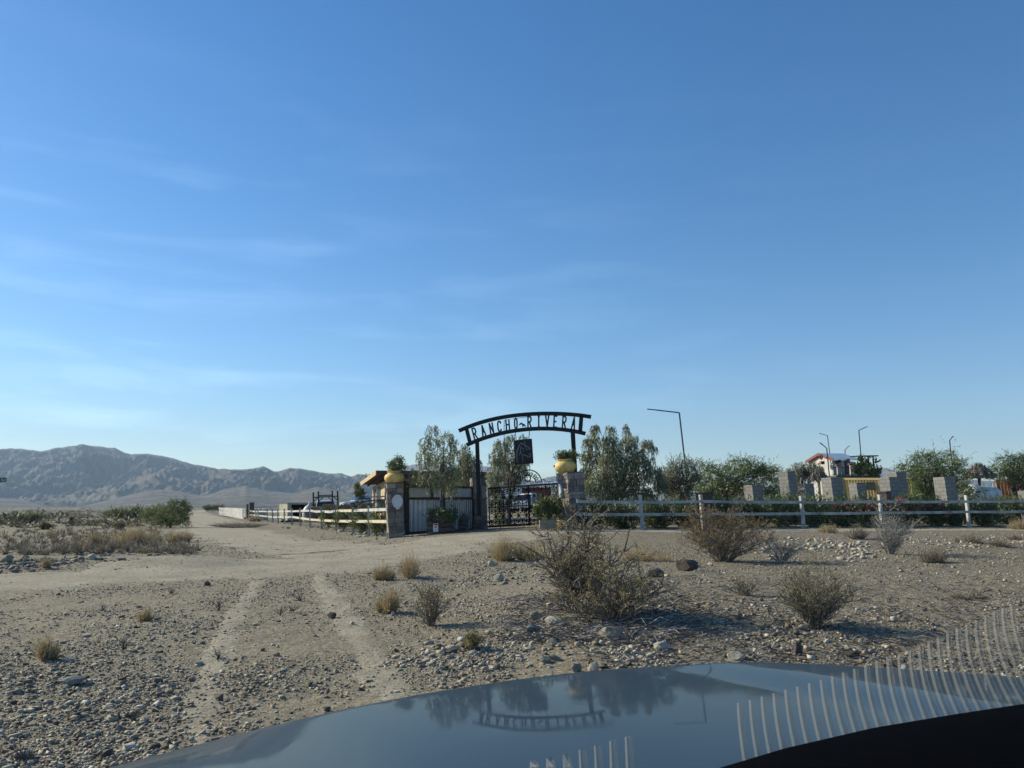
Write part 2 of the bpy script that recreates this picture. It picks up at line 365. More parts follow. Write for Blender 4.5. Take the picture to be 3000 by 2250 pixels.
mat('plaque_white', (.62, .64, .64), .55, 0, .08, 3.)
mat('stone', (.26, .215, .18), .95, 0, .45, 4., bump=.7, island=.42, col2=(.15, .13, .115))
mat('mortar', (.11, .10, .09), .95, 0, .3, 6.)
mat('brown_block', (.12, .085, .07), .95, 0, .35, 4., bump=.4)
mat('glass_dark', (.012, .016, .02), .08, 0, .1, 2., spec=.6)
mat('car_white', (.72, .72, .70), .35, 0, .08, 1., coat=.5)
mat('car_blue', (.03, .07, .16), .35, .2, .1, 1., coat=.5)
mat('rubber', (.018, .018, .018), .9, 0, .2, 6.)
mat('tan_trailer', (.44, .37, .26), .7, 0, .22, 1.5)
mat('tank_white', (.56, .57, .54), .55, 0, .3, 1.2, bump=.1)
mat('thatch', (.27, .235, .185), 1., 0, .55, 9., bump=.8)
mat('terracotta', (.20, .13, .09), .85, 0, .3, 3.)
mat('tan_block', (.40, .32, .24), .9, 0, .25, 3.)
mat('sign_green', (.015, .12, .065), .5, 0, .1, 2.)
mat('sign_white', (.75, .76, .74), .6, 0, .06, 3.)
mat('sign_red', (.42, .03, .03), .6, 0, .1, 3.)
mat('pole_grey', (.10, .095, .105), .5, .4, .2, 3.)
mat('hay', (.33, .22, .10), 1., 0, .5, 8., bump=.6)
mat('bark_grey', (.16, .14, .125), .95, 0, .5, 14., bump=.4)
mat('twig_pale', (.34, .32, .295), .9, 0, .45, 20.)
mat('twig_mid', (.25, .22, .18), .95, 0, .5, 20.)
mat('twig_dark', (.13, .11, .095), .95, 0, .5, 20.)
mat('bark_brown', (.085, .065, .05), .95, 0, .4, 10., bump=.4)
mat('leaf_willow', (.275, .285, .145), .55, 0, .3, 1.2, island=.45, trans=.25)
mat('leaf_grey', (.255, .25, .145), .6, 0, .3, 1.2, island=.4, trans=.2)
mat('leaf_mesquite', (.18, .215, .06), .6, 0, .3, .8, island=.4, trans=.3)
mat('leaf_green', (.16, .20, .07), .55, 0, .3, 1.2, island=.4, trans=.25)
mat('leaf_oleander', (.105, .15, .055), .5, 0, .3, 1.2, island=.4, trans=.2)
mat('scrub_leaf', (.20, .175, .10), .8, 0, .35, .05, island=.45, trans=.1)
mat('leaf_rust', (.30, .20, .075), .75, 0, .35, 3., island=.45, trans=.2)
mat('leaf_creosote', (.37, .29, .13), .7, 0, .35, 3., island=.45, trans=.2)
mat('leaf_olive', (.33, .285, .11), .7, 0, .3, 3., island=.4, trans=.2)
mat('dry_grass', (.47, .365, .20), .9, 0, .3, 3., island=.35, trans=.25)
mat('dry_grey', (.28, .235, .17), .9, 0, .3, 3., island=.35, trans=.15)
mat('agave_leaf', (.10, .125, .10), .6, 0, .25, 3., island=.2)
mat('flower_pink', (.55, .22, .24), .7, 0, .15, 5., island=.3, trans=.3)
mat('rock_grey', (.29, .255, .195), .95, 0, .4, 5., bump=.6, bscale=22)
mat('rock_pale', (.44, .39, .30), .95, 0, .3, 5., bump=.5, bscale=22)
mat('rock_brown', (.10, .075, .062), .95, 0, .4, 5., bump=.6, bscale=22)
mat('rock_green', (.20, .215, .185), .95, 0, .35, 5., bump=.6, bscale=22)
mat('gravel', (.305, .265, .195), .95, 0, .3, 6., island=.7)
mat('hood_paint', (.017, .023, .026), .38, .0, .04, 3., coat=.34, spec=.12)
mat('dash_black', (.0012, .0012, .0016), .9, 0, .2, 30., spec=.04)
mat('reflection_grey', (.37, .36, .32), .7, 0, .1, 20.)  # pale tone of the added strips that imitate the vent's reflection
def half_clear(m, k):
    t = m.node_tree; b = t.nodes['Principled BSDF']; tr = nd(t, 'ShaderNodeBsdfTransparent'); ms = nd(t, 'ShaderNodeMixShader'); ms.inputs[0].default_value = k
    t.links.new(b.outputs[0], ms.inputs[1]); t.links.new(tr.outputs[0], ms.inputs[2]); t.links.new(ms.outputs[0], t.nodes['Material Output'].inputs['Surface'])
half_clear(MATS['reflection_grey'], .75)
# dust on the bonnet
def dusty(m):
    t = m.node_tree; b = t.nodes['Principled BSDF']; tc = nd(t, 'ShaderNodeTexCoord'); no = nd(t, 'ShaderNodeTexNoise', Scale=7.0, Detail=8.0, Roughness=.7); t.links.new(tc.outputs['Object'], no.inputs['Vector'])
    mr = nd(t, 'ShaderNodeMapRange'); mr.inputs['From Min'].default_value = .35; mr.inputs['From Max'].default_value = .7; mr.inputs['To Min'].default_value = .015; mr.inputs['To Max'].default_value = .085
    t.links.new(no.outputs[0], mr.inputs['Value']); t.links.new(mr.outputs[0], b.inputs['Coat Roughness'])
dusty(MATS['hood_paint'])
# ------------------------------------------------------------------ ground, roads, mountains
def build_ground():
    ang = np.concatenate([np.linspace(-.72, .72, 900), np.linspace(.72, 2 * math.pi - .72, 90)[1:-1]])
    rad = np.concatenate([[0.3], np.geomspace(1.2, 60, 420), np.geomspace(60, 5600, 110)[1:]])
    A, Rr = np.meshgrid(ang, rad); X = np.sin(A) * Rr; Y = np.cos(A) * Rr
    Z = gz(X, Y) + rough(X, Y); n, k = X.shape
    i = np.arange(n - 1)[:, None] * k; j = np.arange(k)[None, :]; j2 = (j + 1) % k
    Fq = np.stack([i + j, i + j2, i + k + j2, i + k + j], -1).reshape(-1, 4)[:, ::-1]
    o = link_mesh('ground', np.stack([X, Y, Z], -1).reshape(-1, 3), Fq, ground_mat(), None, True)
    c = o.location.copy(); o.data.transform(Matrix.Translation(c)); o.location = (0, 0, 0)
    tag(o, 'stony tan desert ground', None, None, 'structure')
build_ground()
ROADM = road_mat()
ROADS = []
def road(name, label, pts, widths, seed, faint=False):
    P = np.array(pts, float); d = np.r_[0, np.cumsum(np.hypot(*np.diff(P, axis=0).T))]
    n = int(min(900, max(160, d[-1] / .18))); s = np.linspace(0, d[-1], n)
    def sm(a):
        v = np.interp(s, d, a); w = max(3, n // 14); kx = np.ones(w) / w; vp = np.r_[np.repeat(v[0], w), v, np.repeat(v[-1], w)]
        return np.convolve(vp, kx, 'same')[w:-w]
    cx, cy, wd = sm(P[:, 0]), sm(P[:, 1]), sm(np.array(widths, float))
    tx, ty = np.gradient(cx), np.gradient(cy); l = np.hypot(tx, ty); nx, ny = ty / l, -tx / l
    k = 60; u = np.linspace(-1, 1, k)
    jit = 1 + .28 * fbm(s * .5 + seed, np.zeros(n) + seed, 3)
    X = cx[:, None] + nx[:, None] * u[None] * (wd * jit)[:, None] / 2; Y = cy[:, None] + ny[:, None] * u[None] * (wd * jit)[:, None] / 2
    e = 1 - np.abs(u)[None]; edge = fbm(X * 1.1, Y * 1.1, 4)
    lift = .034 * sst(0.0, .42, e + 1.0 * edge + .22 * fbm(X * 4, Y * 4, 3)) - .018
    if faint: lift = .018 * sst(.1, .9, e + .9 * edge + .25 * fbm(X * 5, Y * 5, 3)) - .012
    rut = -.007 * (not faint) * (np.exp(-((np.abs(u) - .42) / .12) ** 2))[None]
    Z = gz(X, Y) + rough(X, Y) + lift + rut
    i = np.arange(n - 1)[:, None] * k; j = np.arange(k - 1)[None]
    Fq = np.stack([i + j, i + j + 1, i + k + j + 1, i + k + j], -1).reshape(-1, 4)
    o = link_mesh(name, np.stack([X, Y, Z], -1).reshape(-1, 3), Fq, ROADM, None, True)
    c = o.location.copy(); o.data.transform(Matrix.Translation(c)); o.location = (0, 0, 0)
    tag(o, label, None, None, 'structure'); ROADS.append((cx, cy, wd if not faint else wd * .6))
road('dirt_road', 'pale dirt road sweeping from the left to the ranch gate', [(-24, 9.5), (-15, 13.0), (-10.5, 15.7), (-7.2, 18.0), (-4.7, 21.2), (-3.0, 25.5), (-1.4, 29.5), (1.5, 32.6), (10, 33.4), (24, 35.2), (45, 39)], [4.2, 4.4, 4.8, 5.6, 7.5, 7.5, 6.0, 4.4, 3.2, 3.2, 3.2], 2)
road('dirt_track', 'dirt track running off along the left fence towards the mountains', [(-4.0, 23.0), (-7.5, 29), (-12.6, 37.5), (-20, 53), (-32, 84), (-60, 150), (-110, 270), (-170, 420)], [5, 6.5, 6.0, 6.2, 6.5, 7, 8, 9], 5)

def track(name, label, px, w, seed): Q = [G(*p) for p in px]; road(name, label, [(q.x, q.y) for q in Q], [w] * len(Q), seed, True)
track('wheel_track', 'pale wheel track crossing the left gravel', [(560, 2330), (585, 2200), (600, 2050), (640, 1900), (690, 1800), (760, 1700)], .6, 11)
track('wheel_track', 'sandy wheel track through the gravel in front of the hood', [(1300, 2330), (1210, 2180), (1150, 2050), (1090, 1940), (1030, 1840), (960, 1740), (930, 1680)], .8, 13)
RIDGE = [(-900, 1360), (-500, 1335), (-150, 1320), (0, 1315), (30, 1312), (70, 1315), (120, 1322), (165, 1312), (210, 1306), (240, 1299), (270, 1306), (300, 1309), (335, 1311), (380, 1331), (430, 1328), (460, 1332), (520, 1346), (570, 1361), (600, 1366), (640, 1373), (700, 1374), (740, 1373), (772, 1366), (800, 1380), (812, 1381), (850, 1371), (900, 1375), (960, 1388), (1000, 1386), (1030, 1395), (1047, 1388), (1100, 1398), (1150, 1410), (1230, 1440), (1320, 1470)]
RIDGE2 = [(1000, 1440), (1100, 1400), (1180, 1368), (1228, 1357), (1290, 1362), (1340, 1372), (1420, 1366), (1480, 1378), (1540, 1404), (1570, 1409), (1600, 1398), (1625, 1394), (1660, 1400), (1720, 1425), (1850, 1450), (2050, 1440), (2250, 1425), (2420, 1405), (2520, 1380), (2565, 1367), (2600, 1372), (2640, 1384), (2800, 1400), (3000, 1420), (3400, 1440), (3900, 1465)]
FOOT = [(-900, 1470), (-200, 1465), (0, 1459), (40, 1460), (150, 1484), (240, 1484), (330, 1462), (420, 1440), (465, 1434), (520, 1440), (600, 1452), (660, 1432), (720, 1424), (790, 1440), (860, 1446), (930, 1425), (1000, 1440), (1120, 1470), (1240, 1484)]
def mountain(name, label, ridge, near, far, amp, seed, crest=.8):
    px0, px1 = ridge[0][0], ridge[-1][0]; n = int((px1 - px0) / 2.6); px = np.linspace(px0, px1, n)
    rp = np.interp(px, [a for a, b in ridge], [b for a, b in ridge]); rp = rp + 4.5 * fbm(px * .05, px * 0 + seed, 4) * sst(1480, 1450, rp)
    k = 190; t = np.linspace(0, 1, k); Yd = near + (far - near) * t
    dx, dy, dz = ray(px, rp); tanr = dz / dy; u = (px - 1500) / F
    yc = near + (far - near) * crest; hc = tanr * yc + H
    tc_ = np.clip(t / crest, 0, 1); prof = np.where(t < crest, (.86 * (sst(0, 1, tc_) * .4 + tc_ ** 1.25 * .6) + .14 * tc_ ** 6), np.clip(1 - ((t - crest) / (1 - crest)) ** 1.3, 0, 1))
    X = u[:, None] * Yd[None] * (1 / np.broadcast_to(dy[:, None], (n, k))); Y = np.broadcast_to(Yd[None], (n, k))
    wx = X + 260 * fbm(X * .0022, Y * .0022 + seed, 3); wy = Y + 260 * fbm(X * .0022 + 9, Y * .0022, 3)
    rid = 0
    for o_, a_ in ((.0026, .5), (.006, .34), (.014, .24), (.032, .17), (.075, .10)):
        rid = rid + a_ * (1 - 2.2 * np.abs(vnoise(wx * o_ + seed, wy * o_ * .62 + seed * 2) - .5) - .45)
    env = np.clip(t / crest, 0, 1)[None] ** .8 * np.clip((1 - np.clip(t / crest, 0, 1.6)[None]), -0.6, 1)
    Z = hc[:, None] * prof[None] + amp * rid * (np.abs(env) * 3.6 + .12 * prof[None]) * np.clip(hc[:, None] / 150, .15, 1.3)
    # keep everything in front of the crest below the crest's line of sight
    lim = tanr[:, None] * Y * (.985 - .03 * (1 - np.clip(t / crest, 0, 1)[None])) + H
    Z = np.where((t < crest)[None], np.minimum(Z, lim), np.minimum(Z, hc[:, None]))
    Z = np.where((t < .03)[None], -6, Z)
    i = np.arange(n - 1)[:, None] * k; j = np.arange(k - 1)[None]
    Fq = np.stack([i + j, i + k + j, i + k + j + 1, i + j + 1], -1).reshape(-1, 4)
    o = link_mesh(name, np.stack([X, Y, Z], -1).reshape(-1, 3), Fq, HILLM, None, True)
    tag(o, label, None, None, 'structure')
HILLM = hill_mat()
mountain('mountain', 'bare rocky desert mountain range on the left', RIDGE, 2300, 4600, 120, 3.0)
mountain('foothills', 'low rounded tan foothills at the foot of the range', FOOT, 1500, 2700, 22, 8.0, .7)
mountain('mountain', 'far blue mountain ridge seen behind the gate and house', RIDGE2, 3300, 5300, 90, 21.0)

# ------------------------------------------------------------------ stone gate pillars
def stone_pillar(name, label, px, base_py, top_py, Y, w, rz, seed):
    b = W(px, base_py, Y); h = (base_py - top_py) / F * Y * 1.02
    rng = random.Random(seed); root = thing(name, label, 'pillar', b, 'stone pillars of the gate')
    M = Matrix.Rotation(-LEAN, 3, 'Y') @ Matrix.Rotation(rz, 3, 'Z')
    core = MB(); core.box(b + M @ Vector((0, 0, h / 2 - .15)), (w - .05, w - .05, h + .28), M); core.build('mortar_core', 'mortar', root)
    st = MB()
    for f in range(4):
        Mf = M @ Matrix.Rotation(f * math.pi / 2, 3, 'Z'); z = -.3
        while z < h - .02:
            rh = min(rng.uniform(.13, .34), h - z + .004); x = -w / 2
            if h - z - rh < .08: rh = h - z
            while x < w / 2 - .01:
                rw = rng.uniform(.16, .5)
                if w / 2 - x - rw < .1: rw = w / 2 - x
                p = rng.uniform(.015, .06); g = .009
                if rh > .24 and rng.random() < .4: segs = [(z, rh * .45), (z + rh * .45, rh * .55)]
                else: segs = [(z, rh)]
                for zz, hh in segs:
                    x0, x1, z0, z1 = x + g, x + rw - g, zz + g, zz + hh - g; yb, yf = -w / 2 + .06, -w / 2 - p + .02; j = lambda: rng.uniform(-.018, .018)
                    Q = [Vector((x0, yf + j(), z0 + j() * .5)), Vector((x1, yf + j(), z0 + j() * .5)), Vector((x1, yb, z0)), Vector((x0, yb, z0)),
                         Vector((x0 + abs(j()), yf + j(), z1)), Vector((x1 - abs(j()), yf + j(), z1 + j() * .5)), Vector((x1, yb, z1)), Vector((x0, yb, z1))]
                    Q = [b + Mf @ q for q in Q]; st.hexa(Q[:4], Q[4:])
                x += rw
            z += rh
    st.build('stone_facing', 'stone', root)
    cap = MB(); cap.box(b + M @ Vector((0, 0, h + .012)), (w + .02, w + .02, .05), M); cap.build('cap', 'mortar', root)
    return root, b, h, M
def pot(label, px, py_base, Y, wpx, hpx, plant_blobs, plabel, seed):
    """squat yellow urn, with its shrub as a thing of its own"""
    b = W(px, py_base, Y); r = wpx / 2 / F * Y; h = hpx / F * Y; sh = lambda q: Vector((-LEAN * q, 0, q))
    root = thing('flower_pot', label, 'pot', b, 'yellow pots on the gate pillars')
    prof = [(.60, 0), (.63, .02), (.64, .05), (.74, .12), (.88, .26), (.98, .40), (1.0, .50), (.98, .60), (.90, .72), (.78, .80), (.66, .84), (.62, .87), (.66, .92), (.71, .96), (.71, 1.0), (.62, 1.0), (.58, .96), (.56, .90)]
    m = MB(); m.lathe((0, 0, 0), [(q * r, z * h) for q, z in prof], 40, (-LEAN, 0, 1)); m.v = [tuple(Vector(v) + b) for v in m.v]
    m.build('urn', 'yellow_pot', root, True)
    s = MB(); s.lathe(b + sh(h * .89), [(.55 * r, 0), (.55 * r, .02)], 24); s.build('soil', 'brown_block', root)
    rng = np.random.default_rng(seed); top = b + sh(h * .9)
    pl = thing('potted_shrub', plabel, 'plant', top, 'shrubs in the yellow pots')
    Vs = []; stems = MB()
    for (bx, by, rx, ry, n) in [(a, b_, c * 1.12, d * 1.1, int(e * 1.7)) for a, b_, c, d, e in plant_blobs]:
        c = W(bx, by, Y); ax = np.array([rx, max(rx, ry) * .8, ry]) / F * Y
        for k in range(n):
            d = rng.normal(size=3); d /= np.linalg.norm(d); p = np.array(c) + d * ax * rng.uniform(.15, 1) ** .6
            if k % 6 == 0: stems.tube([top, (Vector(p) + top) / 2 + Vector(rng.normal(size=3) * .04), Vector(p)], [.009, .006, .003], 4)
            q = 9; P = p + rng.normal(size=(q, 3)) * .055; Vs.append((P, d[None] * .7 + rng.normal(size=(q, 3)) * .7 + np.array([0, 0, .3])))
    P = np.concatenate([a for a, c in Vs]); D = np.concatenate([c for a, c in Vs]); V, Fq = leaf_quads(P, D, .085, .034, rng)
    link_mesh('leaves', V, Fq, MATS['leaf_green'], pl); stems.build('stems', 'bark_grey', pl)
def plaque(label, px, py, rx, ry, Y, yaw, M):
    c = W(px, py, Y); a, bb = rx / F * Y, ry / F * Y
    root = thing('oval_plaque', label, 'plaque', c - Vector((0, 0, bb)), 'white oval plaques')
    Mz = Matrix.Rotation(-LEAN, 3, 'Y') @ Matrix.Rotation(yaw, 3, 'Z')
    def ring(s, y): return [c + Mz @ Vector((a * s * math.cos(t), y, bb * s * math.sin(t) + (-.03 * bb if math.sin(t) < -.93 else 0))) for t in np.linspace(0, 2 * math.pi, 48, endpoint=False)]
    m = MB(); rs = [ring(1, .02), ring(1, -.03), ring(.95, -.055), ring(.84, -.045), ring(.80, -.028), ring(.4, -.02)]
    n = 48; m.add([p for q in rs for p in q], [(i * n + k, i * n + (k + 1) % n, (i + 1) * n + (k + 1) % n, (i + 1) * n + k) for i in range(5) for k in range(n)] + [tuple(5 * n + k for k in range(n)), tuple(range(n))[::-1]])
    m.build('face', 'plaque_white', root, True)
    d = MB(); d.lathe(c + Mz @ Vector((0, -.03, -bb * .86)), [(.11 * a / .3, -.012), (.11 * a / .3, .012)], 16, Mz @ Vector((0, -1, 0))); d.build('drop_boss', 'plaque_white', root)
p1 = stone_pillar('stone_pillar', 'squat rubble stone pillar under the left yellow pot, beside the tin wall', 1160, 1577, 1424, 36.0, .72, R(14), 1)
p2 = stone_pillar('stone_pillar', 'shaded stone pillar carrying no pot, between tin wall and gate', 1408, 1556, 1408, 38.6, .62, R(14), 2)
p3 = stone_pillar('stone_pillar', 'rubble stone pillar under the right yellow pot, behind the big bush', 1684, 1572, 1394, 35.6, .88, R(30), 3)
pot('squat yellow glazed pot on the stone pillar beside the tin wall', 1156, 1419, 36.0, 58, 38, [(1160, 1378, 17, 9, 30), (1160, 1364, 26, 17, 55), (1168, 1346, 13, 10, 22), (1146, 1362, 12, 9, 16), (1180, 1368, 14, 10, 18)], 'tall wispy shrub with yellow green leaves in the left pot', 4)
pot('yellow glazed pot on the stone pillar beside the arch post', 1658, 1388, 35.6, 62, 42, [(1660, 1346, 22, 6, 26), (1650, 1332, 20, 14, 42), (1676, 1334, 20, 13, 40), (1662, 1336, 24, 11, 40), (1640, 1340, 14, 9, 18)], 'dense low green shrub filling the right yellow pot', 5)
plaque('white oval plaque facing front on the left gate pillar', 1164.5, 1469, 15.8, 20, 35.52, R(4), None)
plaque('white oval plaque turned side-on on the right gate pillar', 1641, 1441, 8.5, 22, 35.0, R(-58), None)

# ------------------------------------------------------------------ tin wall left of the gate
def wallpt(px, py):
    t = (px - 1185) / (1390 - 1185); return W(px, py, 36.3 + t * 2.1)
root = thing('tin_wall', 'corrugated tin wall in dark timber frame between two stone pillars', 'wall', wallpt(1288, 1566))
def wq(x0, x1, ya, yb, th, off=0):   # a board traced on the wall: left/right px, (top,bottom) px at each end
    m = MB(); o = Vector((0, -off, 0)); t = Vector((0, th, 0))
    a, b_, c, d = wallpt(x0, ya[1]), wallpt(x1, yb[1]), wallpt(x1, yb[0]), wallpt(x0, ya[0])
    return m.hexa([a + o, b_ + o, b_ + o + t, a + o + t], [d + o, c + o, c + o + t, d + o + t])
def corr(x0, x1, ytop, ybot, pitch, amp, off=0):
    n = int(abs(wallpt(x1, 1500).x - wallpt(x0, 1500).x) / pitch * 8); m = MB(); vs = []
    for i in range(n + 1):
        u = x0 + (x1 - x0) * i / n; d = Vector((0, amp * math.sin(2 * math.pi * i / 8) - off, 0)); s = (u - 1185) / 205
        vs += [wallpt(u - 3 * s * 0, ytop(u)) + d, wallpt(u, ybot(u)) + d]
    m.add(vs, [(2 * i, 2 * i + 2, 2 * i + 3, 2 * i + 1) for i in range(n)]); return m
yt = lambda u: 1420 + (u - 1195) * .022
for i, (a, c, pitch, am) in enumerate([(1199, 1252, .19, .016), (1250, 1298, .10, .022), (1303, 1385, .10, .022)]):
    o = corr(a, c, lambda u: 1463 + (u - 1200) * -.003, lambda u: 1562 - (u - 1200) * .058, pitch, am, .004 * i).build('tin_sheet', 'galvanised', root, True)
for a, c in ((1199, 1266), (1268, 1297), (1304, 1384)):
    wq(a, c, (yt(a) + 6, 1458), (yt(c) + 5, 1458), .015).build('plate_panel', 'diamond_plate', root)
wq(1196, 1386, (1419, 1429), (1425, 1431), .10, .05).build('rail', 'brown_wood', root)
wq(1196, 1386, (1457, 1464), (1456, 1464), .10, .05).build('rail', 'brown_wood', root)
wq(1196, 1386, (1558, 1566), (1548, 1556), .12, .05).build('rail', 'dark_wood', root)
for x0, x1, t0, b0 in ((1186, 1199, 1409, 1568), (1264.5, 1270, 1428, 1458), (1297, 1304, 1428, 1560), (1383, 1392, 1425, 1557)):
    wq(x0 - (3 if x0 < 1190 else 0), x1, (t0, b0), (t0, b0), .16, .09).build('post', 'dark_wood', root)

# ------------------------------------------------------------------ the arch, its letters and the hanging sign
YA = 37.4
arch = thing('arch_sign', 'tall black steel entrance arch with cut-out lettering over the gate', 'arch', W(1545, 1545, YA))
Z3 = lambda x, y: (1330 + x / 5.1442, 1190 + y / 5.1442)
def band(top, th, name, d=.16):
    xs = np.array([p[0] for p in top], float); ys = np.array([p[1] for p in top], float)
    u = np.linspace(xs[0], xs[-1], 60); c = np.polyfit(xs, ys, 5); v = np.polyval(c, u); s = np.gradient(v, u); l = np.sqrt(1 + s * s)
    m = MB(); sec = []
    for a, b_, sl, ll in zip(u, v, s, l):
        q1 = (a, b_); q2 = (a - sl / ll * th, b_ + th / ll)
        A = W(*Z3(*q1), YA); B = W(*Z3(*q2), YA); sec.append((A + Vector((0, -d / 2, 0)), A + Vector((0, d / 2, 0)), B + Vector((0, d / 2, 0)), B + Vector((0, -d / 2, 0))))
    vs = [p for q in sec for p in q]; n = len(sec)
    m.add(vs, [(4 * i + k, 4 * i + 4 + k, 4 * i + 4 + (k + 1) % 4, 4 * i + (k + 1) % 4) for i in range(n - 1) for k in range(4)] + [(3, 2, 1, 0), (4 * n - 4, 4 * n - 3, 4 * n - 2, 4 * n - 1)])
    return m.build(name, 'arch_steel', arch)
UP = [(62, 347), (200, 290), (450, 203), (700, 145), (1000, 105), (1300, 85), (1600, 87), (1850, 105), (2070, 135)]
LO = [(178, 562), (380, 477), (600, 410), (900, 343), (1200, 314), (1400, 311), (1600, 320), (1800, 347), (1988, 388)]
band(UP, 55, 'beam'); band(LO, 56, 'beam')
def pxbar(x0, y0, x1, y1, wpx, d, m=None, Y=YA):
    m = m or MB(); a = Vector((x0, y0)); c = Vector((x1, y1)); t = (c - a).normalized(); nrm = Vector((-t.y, t.x)) * wpx / 2
    q = [W(*Z3(*p), Y) for p in (a - nrm, a + nrm, c + nrm, c - nrm)]; o = Vector((0, d / 2, 0))
    m.hexa([q[0] - o, q[1] - o, q[1] + o, q[0] + o], [q[3] - o, q[2] - o, q[2] + o, q[3] + o]); return m
pxbar(190, 345, 238, 535, 58, .16).build('brace', 'arch_steel', arch); pxbar(1920, 150, 1902, 380, 58, .16).build('brace', 'arch_steel', arch)
pxbar(348, 500, 392, 1865, 60, .20).build('post', 'arch_steel', arch); pxbar(1788, 370, 1872, 1800, 64, .20).build('post', 'arch_steel', arch)
GL = {'R': [[(0, 0), (0, 1)], [(0, 1), (.7, 1), (1, .88), (1, .62), (.7, .5), (0, .5)], [(.45, .5), (1, 0)]], 'A': [[(0, 0), (.5, 1), (1, 0)], [(.2, .38), (.8, .38)]],
      'N': [[(0, 0), (0, 1), (1, 0), (1, 1)]], 'C': [[(1, .78), (.85, .96), (.5, 1), (.15, .94), (0, .72), (0, .28), (.15, .06), (.5, 0), (.85, .04), (1, .22)]],
      'H': [[(0, 0), (0, 1)], [(1, 0), (1, 1)], [(0, .5), (1, .5)]], 'O': [[(.5, 1), (.12, .92), (0, .7), (0, .3), (.12, .08), (.5, 0), (.88, .08), (1, .3), (1, .7), (.88, .92), (.5, 1)]],
      'I': [[(.5, 0), (.5, 1)], [(.2, 0), (.8, 0)], [(.2, 1), (.8, 1)]], 'V': [[(0, 1), (.5, 0), (1, 1)]], 'E': [[(1, 1), (0, 1), (0, 0), (1, 0)], [(0, .5), (.75, .5)]]}
LET = [('R', 290, 330, 335, 495), ('A', 420, 285, 460, 452), ('N', 550, 250, 578, 412), ('C', 678, 225, 692, 384), ('H', 803, 200, 815, 358), ('O', 930, 180, 935, 338), ('R', 1138, 156, 1138, 318), ('I', 1278, 146, 1278, 314), ('V', 1405, 142, 1405, 314), ('E', 1535, 146, 1525, 320), ('R', 1668, 152, 1655, 332), ('A', 1815, 162, 1790, 350)]
for ch, tx, ty, bx, by in LET:
    t = Vector((tx, ty)); b_ = Vector((bx, by)); up = t - b_; sd = Vector((-up.y, up.x)).normalized() * (58 if ch != 'O' else 46)
    if sd.x < 0: sd = -sd
    m = MB()
    for q, stroke in enumerate(GL[ch]):
        for k in range(len(stroke) - 1):
            a, c = [b_ + sd * (s[0] - .5) * .78 + up * (.02 + .96 * s[1]) for s in (stroke[k], stroke[k + 1])]
            e = (c - a).normalized() * 4; pxbar(*(a - e), *(c + e), 23, .03 + .002 * ((k + q) % 3), m, YA)
    if ch in 'RANHV':       # slab feet
        for s in GL[ch][0][:1] + GL[ch][0][-1:]:
            a = b_ + sd * (s[0] - .5) * .78 + up * (.02 + .96 * s[1]); c = sd.normalized() * 13; pxbar(*(a - c), *(a + c), 11, .037, m, YA)
    o = m.build('letter', 'letter_steel', arch)
hz = MB()    # little horse between the two words
prof = [(985, 290), (978, 278), (1000, 252), (1018, 248), (1040, 262), (1062, 270), (1082, 292), (1080, 318), (1070, 318), (1066, 300), (1050, 300), (1036, 318), (1028, 318), (1030, 292), (1016, 274), (1000, 284)]
hz.prism([W(*Z3(*p), YA + .01) for p in prof], (0, -.03, 0)); hz.build('horse_figure', 'letter_steel', arch)
# hanging horse-head sign
YS = 37.35; hs = thing('hanging_sign', 'square black sign with grey horse head hanging under the arch', 'sign', W(*Z3(1060, 870), YS))
cr = [(908, 520), (1170, 493), (1195, 855), (922, 882)]
m = MB(); m.prism([W(*Z3(*p), YS) for p in cr][::-1], (0, .05, 0)); m.build('board', 'sign_black', hs)
fr = MB()
for i in range(4): pxbar(*cr[i], *cr[(i + 1) % 4], 9, .07 + .004 * (i % 2), fr, YS + .02)
fr.build('frame', 'arch_steel', hs)
lines = [([(985, 585), (960, 640), (940, 700), (935, 760), (945, 810), (965, 850)], 12), ([(1000, 560), (975, 620), (958, 690), (956, 760), (962, 830)], 10), ([(1012, 600), (1005, 650), (1000, 700), (985, 745)], 12), ([(1000, 640), (1012, 700), (1030, 740), (1040, 790), (1032, 850)], 11),
         ([(1010, 575), (1030, 560), (1060, 580), (1090, 595), (1120, 620), (1140, 655)], 14), ([(1050, 575), (1075, 610), (1090, 640), (1105, 665)], 10), ([(1015, 540), (1018, 565)], 12), ([(1062, 525), (1072, 565)], 12), ([(1015, 628), (1050, 640), (1060, 632)], 9), ([(1040, 728), (1070, 745), (1090, 740), (1110, 762), (1140, 765), (1160, 740), (1158, 715), (1135, 720), (1120, 735)], 13), ([(1040, 665), (1060, 682)], 8), ([(1120, 615), (1150, 650)], 8)]
m = MB()
for q, (pl, wd) in enumerate(lines):
    for k in range(len(pl) - 1):
        taper = wd * (1 - .45 * k / len(pl)); pxbar(*pl[k], *pl[k + 1], taper, .012 + .0012 * ((q * 3 + k) % 8), m, YS - .006)
m.build('horse_head', 'sign_grey', hs)
for (x0, y0, x1, y1) in ((922, 398, 940, 520), (1140, 372, 1128, 495)):
    c = MB(); n = 7
    for k in range(n):
        a = W(*Z3(x0 + (x1 - x0) * k / n + 6 * math.sin(k * 2.1), y0 + (y1 - y0) * k / n), YS); b_ = W(*Z3(x0 + (x1 - x0) * (k + 1) / n + 6 * math.sin(k * 2.1 + 2.1), y0 + (y1 - y0) * (k + 1) / n), YS); c.tube([a, b_], .018, 5)
    c.build('chain', 'arch_steel', hs)
ap = thing('pole', 'thin dark bent pole standing behind the arch lettering', 'pole', W(1477, 1560, 41))
m = MB(); m.tube([W(1477, 1560, 41), W(1477, 1231, 41), W(1545, 1221, 41)], .02, 6); m.build('shaft', 'pole_grey', ap)

